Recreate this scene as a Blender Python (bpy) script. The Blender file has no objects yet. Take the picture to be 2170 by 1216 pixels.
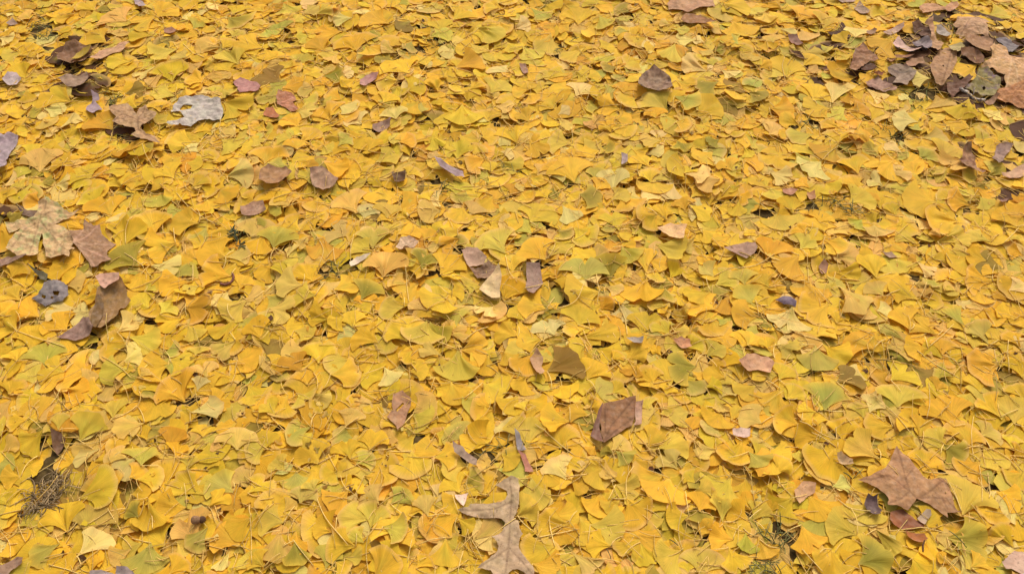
import bpy, math
import numpy as np
from mathutils import Vector
from mathutils.geometry import delaunay_2d_cdt
from mathutils.noise import noise as pnoise

# ------------------------------------------------------------------ camera, sky, sun, exposure
sc = bpy.context.scene
CAM_H, PITCH, HFOV = 1.485, 50.0, 60.0
cam_data = bpy.data.cameras.new("camera")
cam_data.sensor_width = 36.0
cam_data.lens = 18.0 / math.tan(math.radians(HFOV / 2))
cam_data.clip_start, cam_data.clip_end = 0.05, 500.0
cam = bpy.data.objects.new("camera", cam_data)
cam.location = (0, 0, CAM_H)
cam.rotation_euler = (math.radians(90 - PITCH), 0, 0)
sc.collection.objects.link(cam)
sc.camera = cam

SUN_EL, SUN_AZ = 52.0, 20.0          # overcast; the brighter part of the sky lies beyond the top of the picture, slightly to the right
world = bpy.data.worlds.new("World")
sc.world = world
world.use_nodes = True
wt = world.node_tree
sky = wt.nodes.new("ShaderNodeTexSky")
sky.sky_type = 'NISHITA'
sky.sun_disc = False
sky.sun_elevation = math.radians(SUN_EL)
sky.sun_rotation = math.radians(SUN_AZ)
sky.dust_density = 4.0
sky.air_density = 0.8
bg = wt.nodes["Background"]
bg.inputs["Strength"].default_value = 0.15
grey = wt.nodes.new("ShaderNodeHueSaturation")      # cloud cover: the blue mostly taken out
grey.inputs["Saturation"].default_value = 0.3
wt.links.new(sky.outputs[0], grey.inputs["Color"]); wt.links.new(grey.outputs[0], bg.inputs[0])
sun_d = bpy.data.lights.new("sun", 'SUN')
sun_d.energy = 1.7
sun_d.angle = math.radians(24)
sun_d.color = (1.0, 0.95, 0.86)
sun = bpy.data.objects.new("sun", sun_d)
_el, _az = math.radians(SUN_EL), math.radians(SUN_AZ)
_dir = Vector((math.sin(_az) * math.cos(_el), math.cos(_az) * math.cos(_el), math.sin(_el)))
sun.rotation_euler = _dir.to_track_quat('Z', 'Y').to_euler()
sun.location = _dir * 8
sc.collection.objects.link(sun)
sc.view_settings.view_transform = 'Standard'
sc.view_settings.look = 'None'
sc.view_settings.exposure = 0.2
sc.view_settings.gamma = 1.0
sc.render.filter_size = 1.5
sc.cycles.max_bounces = 8
sc.cycles.diffuse_bounces = 5
sc.cycles.transmission_bounces = 5
sc.cycles.use_denoising = True

# ------------------------------------------------------------------ helpers: picture <-> ground
F = 1085.0 / math.tan(math.radians(HFOV / 2))
CA, SA = math.cos(math.radians(90 - PITCH)), math.sin(math.radians(90 - PITCH))

def ground(px, py, z=0.035):
    """where the ray through a pixel of the 2170 x 1216 photograph meets height z"""
    px = np.asarray(px, float); py = np.asarray(py, float)
    x = (px - 1085) / F; y = (608 - py) / F
    dy = y * CA + SA; dz = y * SA - CA
    k = (CAM_H - z) / -dz
    return x * k, dy * k

def to_pixel(x, y, z):
    zz = z - CAM_H
    yc = y * CA + zz * SA
    zc = -y * SA + zz * CA
    return 1085 + F * x / -zc, 608 - F * yc / -zc, -zc

REG = dict(A=(0, 0, 2.966), B=(540, 0, 2.966), C=(1080, 0, 2.966), D=(1610, 0, 2.966),
           E=(0, 400, 2.966), F=(540, 400, 2.966), G=(1080, 400, 2.966), H=(1610, 400, 2.966),
           I=(0, 806, 2.966), J=(540, 806, 2.966), K=(1080, 806, 2.966), L=(1610, 806, 2.966),
           P=(1860, 0, 5.068), Q=(0, 420, 3.8), R=(1780, 930, 4.679), S=(960, 1020, 6.205),
           T=(100, 60, 4.5025), U=(1760, 60, 7.6), V=(1960, 280, 6.757), W=(480, 120, 8.685))

def pix(reg, pts):
    ox, oy, s = REG[reg]
    a = np.asarray(pts, float).reshape(-1, 2)
    return ox + a[:, 0] / s, oy + a[:, 1] / s

def WARM(c):
    """tone match: pull a leaf colour part of the way to warm brown of the same lightness"""
    l = (c[0] * .3 + c[1] * .6 + c[2] * .1) / 128.0
    w = .1 if c[0] > 200 or c[0] - c[2] < 25 else .3
    return tuple(v * (1 - w) + t * l * w for v, t in zip(c, (164, 122, 66)))
def lin(c):
    c = np.asarray(c, float) / 255.0
    return np.where(c <= 0.04045, c / 12.92, ((c + 0.055) / 1.055) ** 2.4)

RNG = np.random.default_rng(20231)

# ------------------------------------------------------------------ the height of the pile while it is being laid
X0, X1, Y0, Y1, CELL = -2.5, 2.5, 0.0, 3.2, 0.004
NX, NY = int((X1 - X0) / CELL), int((Y1 - Y0) / CELL)
HM = np.zeros((NY, NX), np.float32)

def cells(x, y):
    ix = np.clip(((x - X0) / CELL).astype(np.int64), 0, NX - 1)
    iy = np.clip(((y - Y0) / CELL).astype(np.int64), 0, NY - 1)
    return iy, ix

def hsample(x, y):
    iy, ix = cells(x, y)
    return HM[iy, ix]

def htop(x, y):
    iy, ix = cells(x, y)
    h = HM[iy, ix]
    for dy, dx in ((0, 1), (0, -1), (1, 0), (-1, 0)):
        h = np.maximum(h, HM[np.clip(iy + dy, 0, NY - 1), np.clip(ix + dx, 0, NX - 1)])
    return h

def hraise(x, y, z):
    iy, ix = cells(x, y)
    np.maximum.at(HM, (iy.ravel(), ix.ravel()), z.ravel().astype(np.float32))

def settle(x, y, lz, slope=0.75, q=0.86, maxs=0.42, gap=0.0004, grid=None, tris=None):
    """lay rigid sheets (N, M points) on the pile: tilt them with what lies below, let them down, bend where they touch"""
    H = (hsample if grid is not None else htop)(x, y).astype(float)
    cx = x.mean(1, keepdims=True); cy = y.mean(1, keepdims=True)
    dx, dy = x - cx, y - cy
    h0 = H.mean(1, keepdims=True); dh = H - h0
    sxx = (dx * dx).mean(1); syy = (dy * dy).mean(1); sxy = (dx * dy).mean(1)
    sxh = (dx * dh).mean(1); syh = (dy * dh).mean(1)
    det = sxx * syy - sxy ** 2 + 1e-14
    a = (sxh * syy - syh * sxy) / det * slope
    b = (syh * sxx - sxh * sxy) / det * slope
    m = np.sqrt(a * a + b * b) + 1e-9
    k = np.minimum(1, maxs / m)
    a, b = (a * k)[:, None], (b * k)[:, None]
    z = h0 + a * dx + b * dy + lz
    z = z + np.quantile(H - z, q, axis=1, keepdims=True)
    if tris is not None:                                        # the same for a cut-out sheet, spread along its mesh
        need = np.maximum(0, H + gap - z)[0]; e = need.copy()
        A = np.concatenate([tris[:, [0, 1]], tris[:, [1, 2]], tris[:, [2, 0]]]); A = np.concatenate([A, A[:, ::-1]])
        deg = np.bincount(A[:, 0], minlength=len(e)) + 1e-9
        for _ in range(14):
            e = np.maximum(need, np.bincount(A[:, 0], weights=e[A[:, 1]], minlength=len(e)) / deg * .97)
        e = np.maximum(need, np.bincount(A[:, 0], weights=e[A[:, 1]], minlength=len(e)) / deg)
        return z + e[None]
    if grid is None:
        return np.maximum(z, H + gap)
    e = np.maximum(0, H + gap - z).reshape(len(z), *grid)       # where it would sink in, the blade bends up smoothly
    p = np.pad(e, ((0, 0), (1, 1), (1, 1)), mode='edge')
    sh = [p[:, i:i + grid[0], j:j + grid[1]] for i in range(3) for j in range(3)]
    m_ = np.maximum.reduce(sh); p = np.pad(m_, ((0, 0), (1, 1), (1, 1)), mode='edge')
    m_ = sum(p[:, i:i + grid[0], j:j + grid[1]] for i in range(3) for j in range(3)) / 9
    return z + m_.reshape(len(z), -1)

# ------------------------------------------------------------------ fan-shaped leaf blades in bulk
class Fan:
    def __init__(self, nt, ns):
        self.nt, self.ns = nt, ns
        t = np.linspace(0.0, 1.0, nt); t[0] = 0.03
        s = np.linspace(-1, 1, ns)
        self.T, self.S = [g.ravel() for g in np.meshgrid(t, s, indexing='ij')]
        i = np.arange((nt - 1) * (ns - 1)); r, c = i // (ns - 1), i % (ns - 1)
        v = r * ns + c
        self.faces = np.stack([v, v + 1, v + ns + 1, v + ns], 1)
        # dense samples for the height map
        kt, ks = 2 * (nt - 1) + 1, 3 * (ns - 1) + 1
        W = np.zeros((kt * ks, nt * ns), np.float32)
        for a in range(kt):
            fa = a / 2; a0 = min(int(fa), nt - 2); wa = fa - a0
            for b in range(ks):
                fb = b / 3; b0 = min(int(fb), ns - 2); wb = fb - b0
                for (aa, w1) in ((a0, 1 - wa), (a0 + 1, wa)):
                    for (bb, w2) in ((b0, 1 - wb), (b0 + 1, wb)):
                        W[a * ks + b, aa * ns + bb] += w1 * w2
        self.W = W

    def local(self, N, L, phi, R):
        """local x, y (y runs up the blade from the stalk), z"""
        S, T = self.S[None], self.T[None]
        c = lambda v: np.asarray(v, float).reshape(N, 1)
        L, phi = c(L), c(phi)
        u = lambda lo, hi: R.uniform(lo, hi, (N, 1))
        ang = S * phi * (0.42 + 0.58 * T) + u(-.05, .05)
        rad = 1 - u(.02, .2) * np.abs(S) ** u(1.8, 3.0) - 0.04 * np.abs(S) ** 12
        wav = 0
        for k, a in ((3, .035), (5, .028), (9, .02), (15, .013)):
            wav = wav + a * np.sin(k * S * u(.8, 1.25) + u(0, 6.3)) * u(.3, 1.2)
        notch = np.where(R.random((N, 1)) < .38, u(.06, .38), 0) * np.exp(-((S - u(-.12, .12)) / u(.05, .12)) ** 2)
        skew = u(-.13, .13) * S
        r = L * T * (1 + (rad - 1 + wav + skew - notch) * T ** 1.5)
        x, y = r * np.sin(ang), r * np.cos(ang)
        xn, yn = x / L, y / L
        z = .6 * L * (u(-.10, .18) * xn ** 2 + u(-.10, .14) * (yn - .5) ** 2
                 + T ** 2 * u(0, .045) * np.sin(S * u(3, 9) + u(0, 6.3))
                 + T ** 3 * u(0, .02) * np.sin(S * u(10, 18) + u(0, 6.3))
                 + u(-.12, .12) * xn * yn)
        fold = R.random((N, 1)) < .14
        z = z + np.where(fold, np.abs(xn) * L * u(.08, .32), 0)
        curl = R.random((N, 1)) < .16
        z = z + np.where(curl, L * u(.1, .55) * np.clip(T - .72, 0, 1) ** 1.2, 0)
        side = R.random((N, 1)) < .14
        z = z + np.where(side, L * u(.1, .45) * np.clip(S * np.sign(u(-1, 1)) - .45, 0, 1) ** 1.4 * T, 0)
        return x, y, z

def place(x, y, ox, oy, yaw, centre=None):
    c, s = np.cos(yaw)[:, None], np.sin(yaw)[:, None]
    X = x * c - y * s; Y = x * s + y * c
    if centre is not None:
        X = X - (X.mean(1, keepdims=True)); Y = Y - (Y.mean(1, keepdims=True))
    return X + np.asarray(ox)[:, None], Y + np.asarray(oy)[:, None]

def tube(P, r, sides=4):
    """P (N, K, 3) centre lines -> verts (N, K*sides, 3), faces"""
    N, K, _ = P.shape
    d = np.gradient(P, axis=1); d /= np.linalg.norm(d, axis=2, keepdims=True) + 1e-12
    up = np.array([0, 0, 1.0])
    a = np.cross(d, up); a /= np.linalg.norm(a, axis=2, keepdims=True) + 1e-9
    b = np.cross(a, d)
    th = np.arange(sides) * 2 * math.pi / sides + math.pi / 4
    prof = np.ones(K); prof[-1] = .75
    r = np.asarray(r, float).reshape(N, 1, 1, 1) * prof.reshape(1, K, 1, 1)
    V = P[:, :, None, :] + r * (a[:, :, None, :] * np.cos(th)[None, None, :, None] + b[:, :, None, :] * np.sin(th)[None, None, :, None])
    f = []
    for k in range(K - 1):
        for j in range(sides):
            j2 = (j + 1) % sides
            f.append((k * sides + j, k * sides + j2, (k + 1) * sides + j2, (k + 1) * sides + j))
    f.append(tuple(range(sides))[::-1] if sides == 4 else (2, 1, 0, 0))
    f.append(tuple((K - 1) * sides + j for j in range(sides)) if sides == 4 else ((K - 1) * sides, (K - 1) * sides + 1, (K - 1) * sides + 2, (K - 1) * sides + 2))
    return V.reshape(N, K * sides, 3), np.array(f)

def stalk_lines(bx, by, bz, yaw, length, bend, R, K=6, down=0.65):
    """stalks leaving the base of each leaf, lying on the pile"""
    N = len(bx)
    k = np.linspace(0, 1, K)[None]
    th = (yaw - math.pi / 2)[:, None] + bend[:, None] * k
    step = (length[:, None] / (K - 1))
    x = bx[:, None] + np.concatenate([np.zeros((N, 1)), np.cumsum(step * np.cos(th[:, 1:]), 1)], 1)
    y = by[:, None] + np.concatenate([np.zeros((N, 1)), np.cumsum(step * np.sin(th[:, 1:]), 1)], 1)
    H = hsample(x, y)
    zt = H[:, -1:] + R.uniform(0.0, .006, (N, 1))
    z = bz[:, None] * (1 - k) + zt * k + .004 * np.sin(k * math.pi) * R.uniform(0, 1, (N, 1))
    z = np.maximum(z, H + .0006)
    return np.stack([x, y, z], 2)

# ------------------------------------------------------------------ mesh making
def new_mesh(name, verts, faces, tint=None, luv=None, smooth=True):
    """faces: (n, 4) array of quads or (n, 3) of triangles"""
    me = bpy.data.meshes.new(name)
    verts = np.ascontiguousarray(verts, np.float32).reshape(-1, 3)
    faces = np.ascontiguousarray(faces, np.int32)
    n, k = faces.shape
    me.vertices.add(len(verts)); me.vertices.foreach_set("co", verts.ravel())
    me.loops.add(n * k); me.loops.foreach_set("vertex_index", faces.ravel())
    me.polygons.add(n); me.polygons.foreach_set("loop_start", np.arange(0, n * k, k, dtype=np.int32))
    me.polygons.foreach_set("use_smooth", np.full(n, smooth))
    me.update(calc_edges=True)
    if tint is not None:
        a = me.attributes.new("tint", 'FLOAT_COLOR', 'POINT')
        c = np.ones((len(verts), 4), np.float32); c[:, :3] = tint
        a.data.foreach_set("color", c.ravel())
    if luv is not None:
        a = me.attributes.new("luv", 'FLOAT_VECTOR', 'POINT')
        a.data.foreach_set("vector", np.ascontiguousarray(luv, np.float32).ravel())
    me.validate(verbose=False)
    return me

def add(name, me, mat, parent=None, loc=None, **props):
    o = bpy.data.objects.new(name, me)
    if mat is not None and me is not None and len(me.materials) == 0:
        me.materials.append(mat)
    sc.collection.objects.link(o)
    if loc is not None: o.location = loc
    if parent is not None: o.parent = parent
    for k, v in props.items():
        if v: o[k] = v
    return o

# ------------------------------------------------------------------ materials
def mat_new(name):
    m = bpy.data.materials.new(name); m.use_nodes = True
    nt = m.node_tree
    for n in list(nt.nodes): nt.nodes.remove(n)
    return m, nt, nt.nodes, nt.links

def N_(nodes, kind, **kw):
    n = nodes.new(kind)
    for k, v in kw.items():
        if hasattr(n, k): setattr(n, k, v)
    return n

def leaf_material(name, fan=True, translucent=0.25, rough=0.5, mottle=0.16, bump=0.35, spec=0.35):
    m, nt, nd, lk = mat_new(name)
    out = N_(nd, "ShaderNodeOutputMaterial")
    tint = N_(nd, "ShaderNodeAttribute", attribute_name="tint")
    luv = N_(nd, "ShaderNodeAttribute", attribute_name="luv")
    sep = N_(nd, "ShaderNodeSeparateXYZ"); lk.new(luv.outputs["Vector"], sep.inputs[0])
    # broad mottling, private to each leaf
    n1 = N_(nd, "ShaderNodeTexNoise", noise_dimensions='3D')
    n1.inputs["Scale"].default_value = 2.1 if fan else 3.0
    n1.inputs["Detail"].default_value = 4
    comb = N_(nd, "ShaderNodeCombineXYZ")
    lk.new(sep.outputs[0], comb.inputs[0]); lk.new(sep.outputs[1], comb.inputs[1])
    mz = N_(nd, "ShaderNodeMath", operation='MULTIPLY'); mz.inputs[1].default_value = 37.0
    lk.new(sep.outputs[2], mz.inputs[0]); lk.new(mz.outputs[0], comb.inputs[2])
    lk.new(comb.outputs[0], n1.inputs["Vector"])
    # streaks along the veins
    map_ = N_(nd, "ShaderNodeVectorMath", operation='MULTIPLY')
    map_.inputs[1].default_value = (34, 1.1, 1) if fan else (5, 5, 1)
    lk.new(comb.outputs[0], map_.inputs[0])
    n2 = N_(nd, "ShaderNodeTexNoise", noise_dimensions='3D'); n2.inputs["Scale"].default_value = 1.0
    n2.inputs["Detail"].default_value = 3
    lk.new(map_.outputs[0], n2.inputs["Vector"])
    # specks
    n3 = N_(nd, "ShaderNodeTexNoise", noise_dimensions='3D'); n3.inputs["Scale"].default_value = 9.0 if fan else 14
    n3.inputs["Detail"].default_value = 2
    lk.new(comb.outputs[0], n3.inputs["Vector"])
    r1 = N_(nd, "ShaderNodeMapRange"); r1.inputs[1].default_value = .3; r1.inputs[2].default_value = .7
    r1.inputs[3].default_value = 1 - mottle; r1.inputs[4].default_value = 1 + mottle
    lk.new(n1.outputs[0], r1.inputs[0])
    r2 = N_(nd, "ShaderNodeMapRange"); r2.inputs[1].default_value = .3; r2.inputs[2].default_value = .7
    r2.inputs[3].default_value = .90; r2.inputs[4].default_value = 1.10
    if not fan: r2.inputs[3].default_value, r2.inputs[4].default_value = .9, 1.1
    lk.new(n2.outputs[0], r2.inputs[0])
    mm = N_(nd, "ShaderNodeMath", operation='MULTIPLY'); lk.new(r1.outputs[0], mm.inputs[0]); lk.new(r2.outputs[0], mm.inputs[1])
    c1 = N_(nd, "ShaderNodeVectorMath", operation='SCALE'); lk.new(tint.outputs["Color"], c1.inputs[0]); lk.new(mm.outputs[0], c1.inputs["Scale"])
    # the green channel wanders a little on its own: yellow turns gold or lime
    hue = N_(nd, "ShaderNodeVectorMath", operation='MULTIPLY')
    hr = N_(nd, "ShaderNodeMapRange"); hr.inputs[1].default_value = .35; hr.inputs[2].default_value = .65
    hr.inputs[3].default_value = .965; hr.inputs[4].default_value = 1.035
    n4 = N_(nd, "ShaderNodeTexNoise", noise_dimensions='3D'); n4.inputs["Scale"].default_value = 1.6
    sh = N_(nd, "ShaderNodeVectorMath", operation='ADD'); sh.inputs[1].default_value = (7, 3, 11)
    lk.new(comb.outputs[0], sh.inputs[0]); lk.new(sh.outputs[0], n4.inputs["Vector"]); lk.new(n4.outputs[0], hr.inputs[0])
    hv = N_(nd, "ShaderNodeCombineXYZ"); hv.inputs[0].default_value = 1.0; hv.inputs[2].default_value = 1.0
    lk.new(hr.outputs[0], hv.inputs[1]); lk.new(c1.outputs[0], hue.inputs[0]); lk.new(hv.outputs[0], hue.inputs[1])
    sp = N_(nd, "ShaderNodeMapRange"); sp.inputs[1].default_value = .70 if fan else .62; sp.inputs[2].default_value = .80 if fan else .72
    lk.new(n3.outputs[0], sp.inputs[0])
    mix = N_(nd, "ShaderNodeMix", data_type='RGBA')
    sc_ = N_(nd, "ShaderNodeMath", operation='MULTIPLY'); sc_.inputs[1].default_value = .5
    lk.new(sp.outputs[0], sc_.inputs[0]); lk.new(sc_.outputs[0], mix.inputs[0])
    lk.new(hue.outputs[0], mix.inputs[6]); mix.inputs[7].default_value = (.22, .10, .025, 1) if fan else (.07, .035, .02, 1)
    col = mix.outputs[2]
    bs = N_(nd, "ShaderNodeBsdfPrincipled")
    bs.inputs["Roughness"].default_value = rough
    bs.inputs["Specular IOR Level"].default_value = spec
    lk.new(col, bs.inputs["Base Color"])
    bmp = N_(nd, "ShaderNodeBump"); bmp.inputs["Strength"].default_value = bump
    bmp.inputs["Distance"].default_value = .0012 if fan else .003
    ad = N_(nd, "ShaderNodeMath", operation='ADD'); lk.new(n2.outputs[0], ad.inputs[0]); lk.new(n1.outputs[0], ad.inputs[1])
    lk.new(ad.outputs[0], bmp.inputs["Height"]); lk.new(bmp.outputs[0], bs.inputs["Normal"])
    tr = N_(nd, "ShaderNodeBsdfTranslucent"); lk.new(col, tr.inputs[0])
    ms = N_(nd, "ShaderNodeMixShader"); ms.inputs[0].default_value = translucent
    lk.new(bs.outputs[0], ms.inputs[1]); lk.new(tr.outputs[0], ms.inputs[2]); lk.new(ms.outputs[0], out.inputs[0])
    return m

M_GINKGO = leaf_material("ginkgo_blade", True, .25, .58, .13, .55, .14)
M_STALK = leaf_material("stalk", False, .0, .45, .1, .1, .4)
M_DEAD = leaf_material("dead_leaf", False, .08, .7, .2, .45, .22)
M_GRASS = leaf_material("grass_blade", False, .15, .55, .2, .1, .3)

def ground_material():
    m, nt, nd, lk = mat_new("soil")
    out = N_(nd, "ShaderNodeOutputMaterial"); bs = N_(nd, "ShaderNodeBsdfPrincipled"); bs.inputs["Roughness"].default_value = .95; bs.inputs["Specular IOR Level"].default_value = .05
    tc = N_(nd, "ShaderNodeTexCoord")
    n = N_(nd, "ShaderNodeTexNoise"); n.inputs["Scale"].default_value = 60; n.inputs["Detail"].default_value = 8
    lk.new(tc.outputs["Object"], n.inputs["Vector"])
    r = N_(nd, "ShaderNodeValToRGB"); r.color_ramp.elements[0].color = (.035, .022, .008, 1); r.color_ramp.elements[1].color = (.17, .11, .04, 1)
    r.color_ramp.elements[0].position = .3; r.color_ramp.elements[1].position = .75
    lk.new(n.outputs[0], r.inputs[0])
    v = N_(nd, "ShaderNodeTexVoronoi"); v.inputs["Scale"].default_value = 16
    lk.new(tc.outputs["Object"], v.inputs["Vector"])
    sepc = N_(nd, "ShaderNodeSeparateColor"); lk.new(v.outputs["Color"], sepc.inputs[0])
    r2 = N_(nd, "ShaderNodeValToRGB"); r2.color_ramp.elements[0].color = (.42, .24, .03, 1); r2.color_ramp.elements[1].color = (.62, .42, .05, 1)
    lk.new(sepc.outputs[0], r2.inputs[0])
    ln = N_(nd, "ShaderNodeVectorMath", operation='DISTANCE'); ln.inputs[1].default_value = (0, 1.5, 0)
    lk.new(tc.outputs["Object"], ln.inputs[0])
    mr = N_(nd, "ShaderNodeMapRange"); mr.inputs[1].default_value = 2.2; mr.inputs[2].default_value = 2.8
    lk.new(ln.outputs["Value"], mr.inputs[0])
    mx = N_(nd, "ShaderNodeMix", data_type='RGBA'); lk.new(mr.outputs[0], mx.inputs[0]); lk.new(r.outputs[0], mx.inputs[6]); lk.new(r2.outputs[0], mx.inputs[7])
    lk.new(mx.outputs[2], bs.inputs["Base Color"])
    b = N_(nd, "ShaderNodeBump"); b.inputs["Distance"].default_value = .006; lk.new(n.outputs[0], b.inputs["Height"]); lk.new(b.outputs[0], bs.inputs["Normal"])
    lk.new(bs.outputs[0], out.inputs[0])
    return m

g = 60.0
add("ground", new_mesh("ground", [(-g, -g, -.004), (g, -g, -.004), (g, g, -.004), (-g, g, -.004)], [(0, 1, 2, 3)], smooth=False),
    ground_material(), kind="structure")
# ------------------------------------------------------------------ what the photograph shows, read off in enlarged crops
# colour keys (sRGB of the leaf as it looks under the flat light)
COL = dict(Y=(230, 182, 50), O=(228, 175, 46), G=(192, 172, 70), D=(160, 138, 46), P=(234, 202, 112), B=(222, 178, 84),
           L=(216, 182, 66), R=(210, 152, 40), X=(158, 122, 46), K=(96, 62, 36))  # X has shade put into its olive brown; K also serves heap shade
CNAME = dict(Y="bright yellow", O="orange gold", G="green tinged", D="olive green", P="pale cream yellow", B="buff yellow",
             L="lime yellow", R="dark orange", X="shaded olive brown", K="dark brown")
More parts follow.
